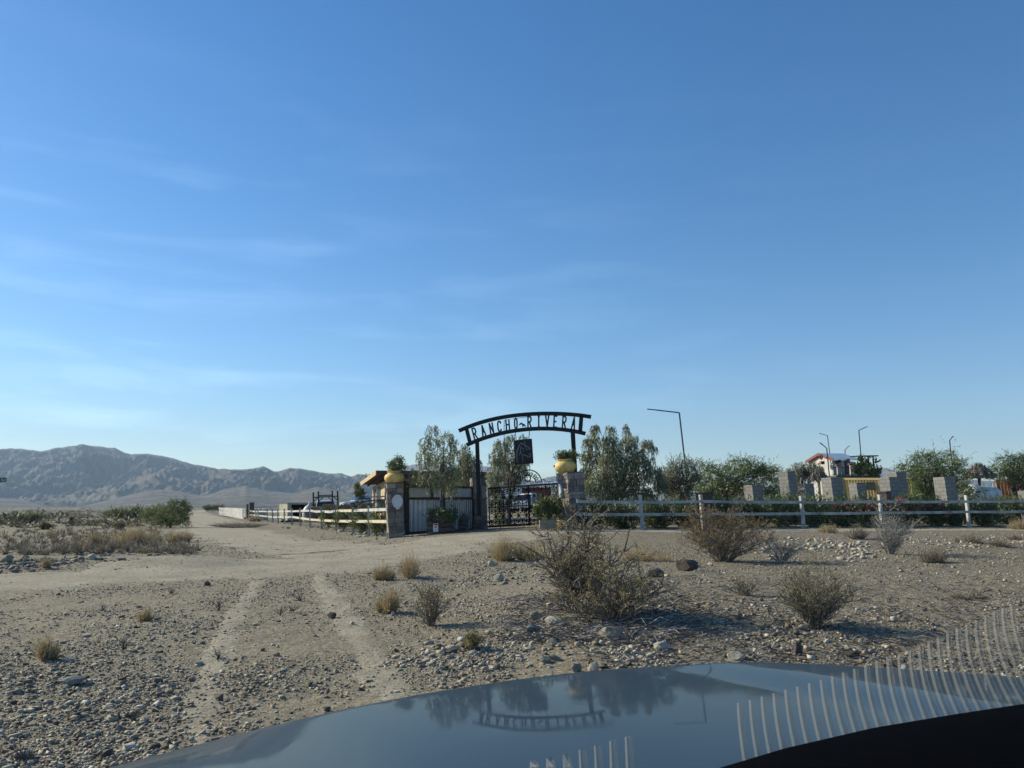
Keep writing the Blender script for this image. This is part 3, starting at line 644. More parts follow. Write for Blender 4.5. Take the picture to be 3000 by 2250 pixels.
# ------------------------------------------------------------------ wrought iron gate
def gp(px, py): t = (px - 1430) / 210; return W(px, py, 38.3 - t * 2.2)
gate = thing('iron_gate', 'black wrought iron double gate with scrollwork and rounded crest', 'gate', gp(1535, 1542))
def lin(a, b, u): return a + (b - a) * u
top = lambda x: lin(1431, 1417, (x - 1430) / 205); mid = lambda x: lin(1487, 1476, (x - 1430) / 205); bot = lambda x: lin(1543, 1532, (x - 1430) / 205)
m = MB()
for fn, w_ in ((top, .085), (mid, .05), (bot, .10)): m.bar(gp(1430, fn(1430)), gp(1636, fn(1636)), w_, w_)
for x in (1431, 1546, 1549, 1635): m.bar(gp(x + 4, bot(x)) + Vector((0, .004, 0)), gp(x, top(x)) + Vector((0, .004, 0)), .045, .045)
m.build('frame', 'black_iron', gate)
sc = MB()
def spiral(cx, cy, r, turns, a0, sgn=1, n=26):
    pts = []
    for i in range(n):
        t = i / (n - 1); rr = r * (1 - .85 * t); a = a0 + sgn * turns * 2 * math.pi * t; pts.append(gp(cx + rr * math.cos(a), cy + rr * math.sin(a)))
    return pts
for row, (fa, fb) in enumerate(((top, mid), (mid, bot))):
    for k in range(9):
        x = 1441 + k * 22.5
        if abs(x - 1548) < 5: continue
        ya, yb = fa(x), fb(x); yc = (ya + yb) / 2
        sc.tube([gp(x + 9 * math.cos(a), yc + 10 * math.sin(a)) for a in np.linspace(0, 2 * math.pi, 22, endpoint=False)], .022, 5, True)
        for sx in (-1, 1):
            for sy in (-1, 1):
                sc.tube(spiral(x + sx * 6, yc + sy * 18, 6.5, 1.3, math.pi / 2 * sy, sx * sy), .02, 5)
        sc.tube([gp(x, ya), gp(x, yc - 10)], .018, 5); sc.tube([gp(x, yc + 10), gp(x, yb)], .018, 5)
        sc.tube([gp(x - 9, yc), gp(x + 9, yc)], .010, 5)
        sc.tube([gp(x + 11, ya), gp(x + 11.5, yb)], .02, 5)
sc.build('scrollwork', 'black_iron', gate)
cr = MB(); CX, CY = 1547, 1423
for rx, ry, rr in ((41, 45, .028), (24, 28, .02)):
    cr.tube([gp(CX + rx * math.cos(a), CY - 1 - ry * math.sin(a) - (0.06 * rx * math.cos(a))) for a in np.linspace(.03, math.pi - .03, 34)], rr, 6)
cr.tube([gp(1546 + 8 * math.cos(a), 1400 + 11 * math.sin(a)) for a in np.linspace(0, 2 * math.pi, 26, endpoint=False)], .032, 6, True)
for k in range(9):
    a = math.pi * (.09 + .82 * k / 8); cr.tube(spiral(CX + 32 * math.cos(a), CY - 35 * math.sin(a), 6.2, 1.3, a + 1, 1 if k % 2 else -1), .02, 5)
    cr.tube([gp(CX + 25 * math.cos(a), CY - 29 * math.sin(a)), gp(CX + 40 * math.cos(a), CY - 44 * math.sin(a))], .008, 4)
for s in (-1, 1):
    cr.tube([gp(CX + s * u, top(CX + s * u) - 13 * (1 - (u - 42) / 45) ** 1.4 - 2 + 2 * math.sin(u * .25)) for u in np.linspace(42, 86, 14)], .014, 5)
    for u in (50, 62): cr.tube(spiral(CX + s * u, top(CX + s * u) - 6, 4.5, 1.4, 0, s), .011, 5)
    for q in (10, 20): cr.tube(spiral(CX + s * q, 1413, 6, 1.4, 0, s), .011, 5)
cr.build('crest', 'black_iron', gate)
wh = MB(); wh.lathe(gp(1466, 1549), [(.07, -.02), (.07, .02)], 14, (1, .2, 0)); wh.build('wheel', 'rubber', gate)
# ------------------------------------------------------------------ fences
def leftY(px): t = (px - 733) / (1137 - 733); return 1 / (1 / 105 * (1 - t) + 1 / 36.9 * t)
fe = thing('rail_fence', 'white two-rail fence running away left of the stone pillar', 'fence', W(935, 1545, leftY(935)))
LP = [(740, 1523, 1494), (751, 1526, 1495), (758, 1529, 1492), (785, 1532, 1492), (800, 1533, 1491), (816, 1535, 1492), (835, 1537, 1491), (857, 1539, 1489), (881, 1542, 1488), (910, 1545, 1489), (944, 1548, 1487), (986, 1552, 1487), (1036, 1557, 1485), (1082, 1564, 1481)]
for i, (x, b, t) in enumerate(LP):
    Y = leftY(x) + .06; w = .105 if i % 2 else .13; a = W(x, b, Y); c = W(x - 2, t, Y); m = MB(); a.z -= .35; m.bar(a, c, w, w, (0, 1, 0)); m.build('post', 'weathered_white', fe)
def railpts(ys): return [W(x, y, leftY(x)) for x, y in ys]
TR = [(733, 1497), (751, 1499), (758, 1498), (800, 1499), (835, 1498), (857, 1498), (881, 1497), (910, 1496), (926, 1499), (944, 1498), (967, 1500), (986, 1496.5), (1036, 1496), (1082, 1494), (1136, 1492.5)]
BR = [(733, 1508.5), (758, 1510.5), (800, 1515), (835, 1515.5), (857, 1514.5), (881, 1518), (910, 1522), (944, 1524.5), (986, 1526.5), (1036, 1527.5), (1082, 1527.5), (1136, 1528)]
for pts, cuts in ((TR, (986, 1036)), (BR, (857, 1140))):
    P = railpts(pts)
    for k in range(len(P) - 1):
        m = MB(); m.bar(P[k], P[k + 1], .05, .15); x = pts[k][0]
        warm = cuts[0] <= x < cuts[1]; o = m.build('rail', 'cream_paint' if warm else 'white_paint', fe)
        if warm: o['label'] = 'yellowed unpainted rail'
def rightY(px): t = (px - 1690) / (3000 - 1690); return 1 / (1 / 33.6 * (1 - t) + 1 / 40. * t)
fr = thing('ranch_fence', 'white two-rail ranch fence in front of the oleanders, right of the gate', 'fence', W(2350, 1548, rightY(2350)))
RP = [(1880, 1556, 1450), (2058, 1552, 1449), (2352, 1549, 1453), (2582, 1546, 1449), (2836, 1542, 1451), (3070, 1540, 1452), (3260, 1538, 1450)]
for x, b, t in RP:
    Y = rightY(x) + .09; a = W(x + 4, b, Y); c = W(x - 6, t, Y); a.z -= .3; m = MB(); M = Matrix.Rotation(R(20), 3, 'Z')
    q = [M @ Vector(p) * .064 for p in ((-1, -1, 0), (1, -1, 0), (1, 1, 0), (-1, 1, 0))]; m.hexa([a + k for k in q], [c + k for k in q]); m.build('post', 'white_paint', fr)
for ys in ([(1690, 1469), (1880, 1471.5), (2058, 1469), (2352, 1471.5), (2582, 1469.5), (2836, 1469.5), (3000, 1467.5), (3260, 1464)], [(1690, 1506), (1880, 1507), (2058, 1506), (2352, 1504.5), (2582, 1502), (2836, 1499.5), (3000, 1498.5), (3260, 1495)]):
    for k in range(len(ys) - 1):
        m = MB(); (xa, ya), (xb, yb) = ys[k], ys[k + 1]; q = [(xa + (xb - xa) * t, ya + (yb - ya) * t + 1.6 * math.sin(math.pi * t) * random.uniform(.3, 1)) for t in (0, .33, .67, 1)]; [m.bar(W(*q[i], rightY(q[i][0])), W(*q[i + 1], rightY(q[i + 1][0])), .045, .125) for i in range(3)]; m.build('rail', 'weathered_white', fr)
bf = thing('board_fence', 'far white upright board fence at the end of the left fence', 'fence', W(680, 1512, 118))
def bY(px): t = (px - 640) / 84; return 1 / (1 / 150 * (1 - t) + 1 / 106 * t)
x = 643
while x < 713:
    m = MB(); Y = bY(x); t = (x - 643) / 70; tp = 1486 + 4 * t + random.uniform(-.7, .7); fd = Vector((.42, -.907, 0)); fn = Vector((.907, .42, 0)) * .03; lo = W(x, 1503 + 12 * t, Y) - Vector((0, 0, .3)); hi_ = W(x - .4, tp, Y); hw2 = fd * .95 * random.uniform(.75, 1); m.hexa([lo - hw2, lo + hw2, lo + hw2 + fn, lo - hw2 + fn], [hi_ - hw2, hi_ + hw2, hi_ + hw2 + fn, hi_ - hw2 + fn]); x += 4.2 * (1 - .25 * t) * .85; m.build('board', 'white_paint', bf)
m = MB(); 
for y0, y1 in ((1490, 1494), (1500, 1508)): m.bar(W(641, y0, bY(641) + .1), W(716, y1, bY(716) + .1), .06, .12)
m.build('rail', 'white_paint', bf)
lg = thing('rail_gate', 'small white rail gate between board fence and dark block pillars', 'gate', W(715, 1514, 106))
m = MB()
for y in (1494, 1500, 1506, 1512): m.bar(W(711, y, 107), W(720, y - 1, 105), .05, .14)
for x in (711.5, 719.5): m.bar(W(x, 1515, 106.2), W(x, 1491, 106.2), .08, .08, (0, 1, 0))
m.build('bars', 'white_paint', lg)
def dark_pillar(label, x0, x1, top, bot, Y, rz=20, mt='brown_block', cap=None):
    b = W((x0 + x1) / 2, bot, Y); h = (bot - top) / F * Y; w = (x1 - x0) / F * Y / 1.25
    root = thing('block_pillar', label, 'pillar', b, 'dark brown pillars'); M = Matrix.Rotation(-LEAN, 3, 'Y') @ Matrix.Rotation(R(rz), 3, 'Z')
    m = MB(); m.box(b + M @ Vector((0, 0, h / 2 - .15)), (w, w, h + .3), M); m.build('shaft', mt, root, bevel=.02)
    c = MB(); c.box(b + M @ Vector((0, 0, h + .03)), (w + .06, w + .06, .06), M); c.build('cap', cap or mt, root, bevel=.01)
dark_pillar('narrow dark pillar, left of the two at the far end of the left fence', 721.5, 729, 1479, 1515, 108)
dark_pillar('wider dark pillar with a pale cap at the far end of the left fence', 729.5, 746, 1474, 1512, 106, 20, 'brown_block', 'mortar')
dark_pillar('brown pillar half hidden behind the dense brown bush at the white fence', 2052, 2096, 1449, 1556, 37.4, 28)
dark_pillar('brown pillar beside the white post near the pink flowers', 2586, 2622, 1446, 1552, 39.3, 38)

# ------------------------------------------------------------------ grey block pillars behind the fence
CM = [('tall grey block pillar, leftmost of the tall ones', 2290, 2316, 2338, 1385, 42.5), ('short grey block pillar left of the tallest pillars, by the mesquite', 2184, 2208, 2235, 1424, 42.5),
      ('short grey block pillar under the weeping tree', 2342, 2363, 2387, 1419, 47.0), ('grey block pillar before the left end of the yellow container', 2416, 2443, 2474, 1400, 40.5),
      ('short grey block pillar in front of the yellow container', 2494, 2516, 2540, 1415, 43.5), ('grey block pillar at the right end of the yellow container', 2586, 2614, 2638, 1397, 41.0),
      ('tallest grey block pillar half hidden by a nearer one', 2609, 2637, 2662, 1380, 44.5), ('grey block pillar standing alone between mesquite and white tank', 2748, 2777, 2804, 1393, 41.2), ('grey block pillar cut by the right edge of the photo', 2992, 3022, 3050, 1432, 41.5)]
for lab, xl, xm, xr, tp, Y in CM:
    ctr = W((xl + xr) / 2 + 6, 1484, Y); a = (xm - xl) / F * Y; b_ = (xr - xm) / F * Y
    w = math.hypot(a, b_); yaw = math.atan2(b_, a)   # left face runs from xl towards the viewer at xm
    view = math.atan2(ctr.x, ctr.y); h = (1484 - tp) / F * Y * math.cos(view) * 1.08 + H - float(gz(ctr.x, ctr.y))
    zb = float(gz(ctr.x, ctr.y)) - .2; off = (h + .2) * LEAN * .5
    o = MB(); 
    o.box((0, 0, h / 2 + .1), (w, w, h + .2)); ob = o.build('concrete_pillar', 'concrete_block')
    tag(ob, lab, 'pillar', 'grey concrete block pillars')
    me = ob.data; me.transform(Matrix.Translation(Vector(ob.location))); ob.rotation_mode = 'QUATERNION'
    ob.location = (ctr.x, ctr.y, zb); ob.rotation_quaternion = (Matrix.Rotation(-LEAN, 3, 'Y') @ Matrix.Rotation(-view - yaw, 3, 'Z')).to_quaternion()

# ------------------------------------------------------------------ lamps, masts, signs
def tub(m, pts, Y, r, n=6): m.tube([W(x, y, Y) for x, y in pts], r, n)
def lamp(label, pole, arm, head, Y, r=.05):
    """pole [(foot),(top)], arm end, head end, all traced on the photo at distance Y"""
    b = W(*pole[0], Y); root = thing('street_lamp', label, 'lamp', b, 'lamp masts of the ranch')
    m = MB(); tub(m, pole, Y, r); m.build('pole', 'pole_grey', root)
    m = MB(); tub(m, [pole[-1], arm], Y + .003, r * .8); m.build('arm', 'pole_grey', root)
    a = W(*arm, Y); c = W(*head, Y); m = MB(); m.bar(a, c, .18, .05); m.build('lamp_head', 'arch_steel', root, bevel=.015)
lamp('tall lamp mast with a long arm reaching left, right of the gate', [(2021, 1480), (1990, 1209)], (1920, 1201), (1896, 1198.5), 52, .055)
lamp('lamp mast with arm to the left, rising behind the white house roof', [(2441, 1400), (2424, 1276)], (2404, 1270.5), (2400, 1269.5), 96)
lamp('lamp with a drooping dark head to the left, in front of the white house', [(2434, 1440), (2422, 1313)], (2411, 1304), (2402, 1296.5), 66)
lamp('short lamp with head to the right above the white house eave', [(2480, 1400), (2475.5, 1319)], (2482, 1311), (2489, 1306), 90)
lamp('tall lamp mast with arm to the right beside the pergola', [(2530, 1420), (2516, 1261)], (2536, 1251.5), (2541, 1249.5), 74)
lamp('small lamp rising out of the round mesquite', [(2796, 1420), (2782, 1291)], (2789, 1281.5), (2793, 1278.5), 62, .045)
an = thing('antenna', 'thin aerial mast above the low mesquite', 'antenna', W(2216, 1400, 70)); m = MB(); tub(m, [(2216, 1420), (2211.5, 1334)], 70, .025)
for y, d in ((1335, 5), (1338, 3)): tub(m, [(2211.5 - d, y), (2211.5 + d, y + .6)], 70.02, .018)
m.build('mast', 'pole_grey', an)
an = thing('antenna', 'thin aerial above the roof corner of the timber house', 'antenna', W(1073, 1420, 66)); m = MB()
tub(m, [(1072, 1420), (1072, 1386)], 66, .03); tub(m, [(1070, 1390.5), (1084, 1391)], 66.05, .02); tub(m, [(1082, 1400), (1082, 1388)], 66, .02); m.build('mast', 'pole_grey', an)
ss = thing('street_sign', 'small green road sign blade with white letters at the left edge', 'sign', W(-42, 1560, 30)); m = MB()
sx0 = W(-110, 1406, 30); sx1 = W(18.8, 1406, 30); c = (sx0 + sx1) / 2; m.box(c, (sx1.x - sx0.x, .01, 13 / F * 30)); m.build('blade', 'sign_green', ss)
m = MB(); m.bar(W(-42, 1575, 30.03), W(-44, 1400, 30.03), .05, .03, (0, 1, 0)); m.build('pole', 'galvanised', ss)
def text(s, name, m, loc, size, parent, ext=.004, rot=(R(90), 0, 0)):
    cu = bpy.data.curves.new(name, 'FONT'); cu.body = s; cu.size = size; cu.extrude = ext; cu.align_x = 'LEFT'
    t = bpy.data.objects.new('tmp', cu); COL.objects.link(t); me = bpy.data.meshes.new_from_object(t.evaluated_get(bpy.context.evaluated_depsgraph_get())); bpy.data.objects.remove(t)
    o = bpy.data.objects.new(name, me); COL.objects.link(o); me.materials.clear(); me.materials.append(MATS[m]); o.parent = parent; o.location = Vector(loc) - wloc(parent); o.rotation_euler = rot; return o
text('Rd', 'lettering', 'sign_white', W(2.5, 1410.3, 29.985), .155, ss)
# flag on a thin pole by the right pot
fp = thing('flag_pole', 'tiny flag on a thin pole left of the right yellow pot', 'flag', W(1630, 1400, 38.2)); m = MB(); tub(m, [(1632, 1450), (1628.5, 1362)], 38.2, .012); m.build('pole', 'pole_grey', fp)
m = MB(); m.prism([W(x, y, 38.2) for x, y in ((1628.5, 1362), (1620.5, 1363.5), (1622, 1368), (1627, 1369.5), (1629, 1368))], (0, .02, 0)); m.build('cloth', 'flower_pink', fp)

# ------------------------------------------------------------------ planters at the tin wall
def crate(label, xl, xm, xr, top, bot, Y, group):
    """slatted planter box seen at its corner; xl/xm/xr its three upright edges"""
    root = thing('pallet_planter', label, 'planter', W(xm, bot, Y), group); e = .06
    A, B, C = (xl, bot - 6), (xm, bot), (xr, bot - 3); m = MB(); ya = lambda x: Y + (.32 if x != xm else 0) * (abs(x - xm) / 40 + .25)
    hts = [(0, .27), (.36, .62), (.71, .97)]
    for (x0, b0), (x1, b1) in ((A, B), (B, C)):
        h = bot - top
        for f0, f1 in hts:
            p = [W(x0, b0 - h * f0, ya(x0)), W(x1, b1 - h * f0, ya(x1)), W(x1, b1 - h * f1, ya(x1)), W(x0, b0 - h * f1, ya(x0))]; n = (p[1] - p[0]).cross(p[3] - p[0]).normalized() * -.025
            m.hexa([p[0], p[1], p[1] + n, p[0] + n], [p[3], p[2], p[2] + n, p[3] + n])
    m.build('slats', 'pallet_wood', root)
    d = MB(); q = [W(xl + 1, bot - 6, ya(xl) + .04), W(xm, bot - 1, Y + .06), W(xr - 1, bot - 4, ya(xr) + .04)]; bk = q[0] + q[2] - q[1]; q = [q[0], q[1], q[2], bk]; up = Vector((-LEAN, 0, 1)) * ((bot - top) / F * Y * .93)
    d.hexa(q, [k + up for k in q]); d.build('soil_box', 'dark_wood', root); return root
crate('large wooden pallet planter around the willow trunk at the tin wall', 1251, 1298, 1333, 1531, 1573, 35.0, 'wooden pallet planters')
crate('narrow wooden pallet planter holding the agave', 1343, 1367, 1374, 1529, 1564, 35.9, 'wooden pallet planters')
crate('small wooden pallet planter by the shaded stone pillar', 1387, 1411, 1417, 1530, 1557, 36.9, 'wooden pallet planters')
ws = thing('warning_sign', 'small white warning sign with red header on the pallet planter', 'sign', W(1276, 1558, 34.9)); m = MB()
def sg(x0, y0, x1, y1, Y, th=.006): a, b_, c, d = W(x0, y1, Y), W(x1, y1, Y), W(x1, y0, Y), W(x0, y0, Y); o = Vector((0, th, 0)); return MB().hexa([a, b_, b_ + o, a + o], [d, c, c + o, d + o])
sg(1269, 1533.5, 1283.5, 1557.5, 34.72, .012).build('board', 'sign_white', ws); sg(1270.2, 1534.6, 1282.4, 1539.5, 34.712).build('red_band', 'sign_red', ws)
m = MB(); m.prism([W(x, y, 34.712) for x, y in ((1272.5, 1545), (1274, 1542.8), (1277, 1542.2), (1279.5, 1541), (1280.5, 1542), (1278.5, 1544.4), (1276.5, 1547), (1274.5, 1547))][::-1], (0, .005, 0)); m.build('dog_mark', 'sign_black', ws)
for i, y in enumerate((1549.5, 1551.8, 1554.1)): sg(1271.6, y, 1281.2 - 1.5 * (i % 2), y + .8, 34.712).build('text_line', 'sign_grey', ws)
ag = thing('agave', 'dark spiky agave standing in the narrow pallet planter', 'plant', W(1360, 1532, 36.1)); m = MB()
for x, y, k in ((1344, 1500, 0), (1352, 1489, 1), (1360, 1493, 2), (1367, 1494, 1), (1373, 1503, 0), (1349, 1508, 2), (1380, 1510, 2), (1338, 1512, 1), (1356, 1500, -1), (1378, 1494, 0)):
    b_ = W(1360 + (x - 1360) * .25, 1533, 36.15 - .05 * k); t = W(x, y, 36.15 - .22 * k); mid_ = (b_ + t) / 2 + Vector((0, -.03, .02)); s = Vector((.045, 0, 0)); m.add([b_ - s, b_ + s, mid_ - s * 1.1, mid_ + s * 1.1, t, b_ + Vector((0, .05, 0)), mid_ + Vector((0, .04, 0))], [(0, 1, 3, 2), (2, 3, 4), (0, 2, 6, 5), (5, 6, 3, 1), (2, 4, 6), (6, 4, 3), (0, 5, 1)])
m.build('leaves', 'agave_leaf', ag)
bp_ = thing('clay_pot', 'dark round clay pot standing in the small pallet planter', 'pot', W(1400, 1531, 37.1)); m = MB(); m.lathe(W(1400, 1532, 37.2), [(.12, 0), (.17, .12), (.16, .24), (.11, .31), (.13, .34), (.10, .33)], 18); m.build('jar', 'terracotta', bp_, True)
tb = thing('block_planter', 'low tan block planter on the right side of the gate', 'planter', W(1611, 1547, 34.9)); m = MB(); m.box(W(1611, 1535, 35.2), (.95, .5, .36)); m.build('trough', 'tan_block', tb, bevel=.02)
for k in range(3): c = MB(); c.box(W(1592 + 19 * k, 1523.5, 35.2), (.27, .54, .04)); c.build('coping_stone', 'tan_block', tb, bevel=.008)
yp = thing('flower_pot', 'low yellow flower pot at the foot of the right stone pillar', 'pot', W(1644, 1545, 34.6)); m = MB(); m.lathe(W(1644, 1545, 34.7), [(.10, 0), (.15, .08), (.19, .2), (.20, .27), (.17, .31), (.18, .33), (.14, .32)], 22); m.build('urn', 'yellow_pot', yp, True)

# ------------------------------------------------------------------ timber house on the left
hA = W(1101, 1379, 55.); hZ = hA.z; u = Vector((.955, .296, 0)); wv = Vector((-.296, .955, 0)); G0 = -.25
th = thing('timber_house', 'unfinished timber house with shed roof behind the left yellow pot', 'house', Vector((hA.x, hA.y, G0)))
def hp(a, b, z): return hA + u * a + wv * b + Vector((-LEAN * 0, 0, z - hZ))
def hbox(m, a0, a1, b0, b1, z0, z1, dz=0): return m.hexa([hp(a0, b0, z0), hp(a1, b0, z0), hp(a1, b1, z0 - dz), hp(a0, b1, z0 - dz)], [hp(a0, b0, z1), hp(a1, b0, z1), hp(a1, b1, z1 - dz), hp(a0, b1, z1 - dz)])
bk = 10.2; drop = .55; sl = lambda b: drop * b / bk
hbox(MB(), .05, 8.6, .05, bk, hZ - .16, hZ, drop).build('roof', 'brown_red', th)
hbox(MB(), 0.0, .05, 0.0, bk + .02, hZ - .30, hZ + .02, drop).build('fascia', 'lit_pine', th); hbox(MB(), .05, 8.6, -.01, .05, hZ - .26, hZ + .02).build('fascia', 'brown_wood', th)
for k in range(10): m = MB(); hbox(m, .6 + .8 * k, .66 + .8 * k, .1, bk - .1, hZ - .34, hZ - .165, drop); m.build('rafter', 'brown_wood', th)
hbox(MB(), 1.0, 1.15, 2.4, 9.8, G0, hZ - .5 - sl(2.4), .28).build('wall', 'plywood', th)
hbox(MB(), 1.15, 8.0, 2.5, 2.65, G0, hZ - .36 - sl(2.5)).build('wall', 'plywood', th)
hbox(MB(), 1.0, 1.16, .35, .5, G0, hZ - .30).build('post', 'lit_pine', th)
for a in (4.2, 7.9): hbox(MB(), a, a + .15, .35, .5, G0, hZ - .34).build('post', 'brown_wood', th)
hbox(MB(), .9, 8.4, .33, .52, hZ - .56, hZ - .345).build('beam', 'brown_wood', th)
for b0, b1, z0, z1 in ((4.6, 6.6, 1.2, 3.0), (7.6, 8.6, 1.4, 2.9)): f = hbox(MB(), .95, 1.05, b0, b1, z0, z1).build('window', 'grey_wood', th); hbox(MB(), .93, 1.0, b0 + .12, b1 - .12, z0 + .12, z1 - .12).build('pane', 'glass_dark', f)
d_ = hbox(MB(), 1.9, 2.9, 2.42, 2.52, G0, 2.5).build('door', 'brown_wood', th)
for a0, a1 in ((3.5, 5.0), (6.0, 7.4)): f = hbox(MB(), a0, a1, 2.43, 2.52, 1.1, 2.7).build('window', 'lit_pine', th); hbox(MB(), a0 + .1, a1 - .1, 2.40, 2.45, 1.2, 2.6).build('pane', 'glass_dark', f)
pf = thing('pipe_fence', 'pipe rail fence with corrugated sheets before the timber house', 'fence', W(1105, 1505, 46))
for pts, r, mt in (([(1068, 1456.5), (1134, 1454)], .045, 'white_paint'), ([(1028, 1475), (1075, 1468), (1136, 1463)], .04, 'dark_wood')): m = MB(); tub(m, pts, 46, r); m.build('rail', mt, pf)
for x, y0 in ((1038, 1472), (1062, 1466), (1083, 1456), (1104, 1436), (1131, 1455)): m = MB(); tub(m, [(x + 1, 1515), (x, y0)], 46.06, .045); m.build('post', 'white_paint' if x == 1104 else 'dark_wood', pf)
a, b_ = W(1105, 1466, 46.2), W(1136, 1464, 46.2); m = MB(); vs = []
for i in range(81): p = a.lerp(b_, i / 80); p.y += .03 * math.sin(i * .785); vs += [p, p - Vector((-.02, 0, .75))]
m.add(vs, [(2 * i, 2 * i + 1, 2 * i + 3, 2 * i + 2) for i in range(80)]); m.build('sheeting', 'galvanised', pf, True)

# ------------------------------------------------------------------ white house, pergola, containers on the right
wh = thing('white_house', 'white gabled house with red trim and metal roof above the block pillars', 'house', Vector((W(2440, 1484, 76).x, 76, .6)))
AP, EL, ER = W(2396, 1328, 78), W(2359, 1351, 80.5), W(2440, 1343.5, 75.5); RE = W(2470, 1325, 84); EE = W(2514, 1343, 81.5); EB = Vector((EL.x + EE.x - ER.x, EL.y + EE.y - ER.y, EL.z))
m = MB(); t = Vector((0, 0, .10)); bk_ = AP + (EE - ER); m.hexa([AP - t, ER - t, EE - t, bk_ - t], [AP, ER, EE, bk_]); m.hexa([EL - t, AP - t + Vector((0, 0, -.001)), bk_ - t + Vector((0, 0, -.001)), EB - t], [EL, AP + Vector((0, 0, .002)), bk_ + Vector((0, 0, .002)), EB]); m.build('roof', 'roof_metal', wh)
ins = lambda p, q, f: p.lerp(q, f)
gl, gr = ins(EL, ER, .07), ins(EL, ER, .95); gr.z = gl.z = min(gl.z, gr.z); apx = AP - Vector((0, 0, .22)); sh_ = Vector((0, .22, 0)); dn = lambda p: Vector((p.x, p.y, .4))
dr = (EE - ER); dr.z = 0; fw = dr.normalized() * .35
m = MB(); m.add([dn(gl + fw), dn(gr + fw), gr + fw, apx + fw, gl + fw], [(0, 1, 2, 3, 4)]); sb = gr + dr * .93 + fw * .2
m.add([dn(gr + fw), dn(sb), Vector((sb.x, sb.y, gr.z)), gr + fw], [(0, 1, 2, 3)]); lb = gl + dr * .93; m.add([dn(gl + fw), dn(lb), lb, gl + fw], [(3, 2, 1, 0)]); m.add([dn(lb), dn(sb), Vector((sb.x, sb.y, gr.z)), lb], [(3, 2, 1, 0)]); m.build('wall', 'house_white', wh)
for p, q in ((EL, AP), (AP, ER)): m = MB(); m.bar(p - Vector((0, .06, .10)), q - Vector((0, .06, .10)), .05, .26); m.build('barge_board', 'red_trim', wh)
m = MB(); m.bar(ER - Vector((0, .04, .12)), EE - Vector((0, .04, .12)), .05, .16); m.build('fascia', 'roof_metal', wh)
gnorm = (ER - EL).cross(Vector((0, 0, 1))).normalized(); gnorm = gnorm if gnorm.y < 0 else -gnorm
ov = MB(); oc = W(2406, 1339, 76.6); gx = (ER - EL); gx.z = 0; gx.normalize()
ov.tube([oc + gx * .17 * math.cos(a) + Vector((0, 0, .22 * math.sin(a))) for a in np.linspace(0, 6.283, 20, endpoint=False)], .07, 6, True); ov.build('oval_window_frame', 'dark_wood', wh)
def wpanel(x0, y0, x1, y1, Y, mt, name, parent, th=.08):
    return sg(x0, y0, x1, y1, Y, th).build(name, mt, parent)
f = wpanel(2406, 1351, 2416, 1360, 76.3, 'red_trim', 'window', wh, .5); wpanel(2407, 1352, 2414.5, 1358.5, 76.25, 'glass_dark', 'pane', f)
f = wpanel(2450, 1347, 2464, 1357.5, 76.6, 'red_trim', 'window', wh, .9); wpanel(2451, 1348, 2463, 1356.5, 76.55, 'glass_dark', 'pane', f)
f = wpanel(2477, 1344, 2490, 1390, 78.6, 'grey_wood', 'door', wh, .9)
dk = thing('balcony', 'white balcony with red-capped posts and dark railing on the white house', 'balcony', Vector((W(2480, 1484, 74).x, 74, .6)))
m = MB(); a, b_ = W(2440, 1393, 74.2), W(2566, 1393, 74.2); m.hexa([Vector((a.x, 73.4, .6)), Vector((b_.x, 73.4, .6)), Vector((b_.x, 76, .6)), Vector((a.x, 76, .6))], [Vector((a.x, 73.4, a.z)), Vector((b_.x, 73.4, a.z)), Vector((b_.x, 76, a.z)), Vector((a.x, 76, a.z))]); m.build('deck', 'mortar', dk)
for x0, x1, tp in ((2451, 2459, 1364), (2464, 2468, 1363), (2489, 2498, 1361)):
    a, b_ = W((x0 + x1) / 2 + 1.5, 1393, 73.6), W((x0 + x1) / 2 - .5, tp, 73.6); w = (x1 - x0) / F * 73.6 * .8; m = MB(); m.bar(a, b_, w, w, (0, 1, 0)); m.build('post', 'house_white', dk)
    if x1 - x0 > 5: c = MB(); c.box(b_ + Vector((0, 0, .03)), (w + .22, w + .22, .14)); c.build('post_cap', 'red_trim', dk)
m = MB()
for y in (1369, 1390): m.bar(W(2437, y, 73.5), W(2520, y, 73.5), .04, .04)
for x in np.arange(2438, 2521, 2.6): m.bar(W(x, 1369, 73.5), W(x + .8, 1390, 73.5), .016, .016, (0, 1, 0))
m.build('railing', 'black_iron', dk)
pg = thing('pergola', 'dark flat-topped pergola with creepers beside the white house', 'pergola', Vector((W(2540, 1484, 70).x, 70, .9)))
m = MB(); q = [W(2490, 1336, 74.5), W(2540, 1335.5, 69.5), W(2574, 1333.5, 72), W(2524, 1334, 77.5)]; tz = Vector((0, 0, .1)); m.hexa([p - tz for p in q], q); m.build('roof', 'black_iron', pg)
for x0, x1, t_, Y in ((2534, 2526, 1337, 70.2), (2549, 2544, 1336, 72), (2568, 2557.5, 1336, 72.5), (2523, 2521, 1340, 75)): m = MB(); m.bar(Vector((W(x0, 1484, Y).x, Y, .9)), W(x1, t_, Y), .11, .11, (0, 1, 0)); m.build('post', 'black_iron', pg)
m = MB()
for y in (1362, 1376): m.bar(W(2505, y, 71), W(2564, y - 1, 71.5), .05, .05)
for x in np.arange(2506, 2563, 4): m.bar(W(x, 1361, 71.1), W(x + 1, 1395, 71.1), .03, .03, (0, 1, 0))
m.build('railing', 'black_iron', pg)
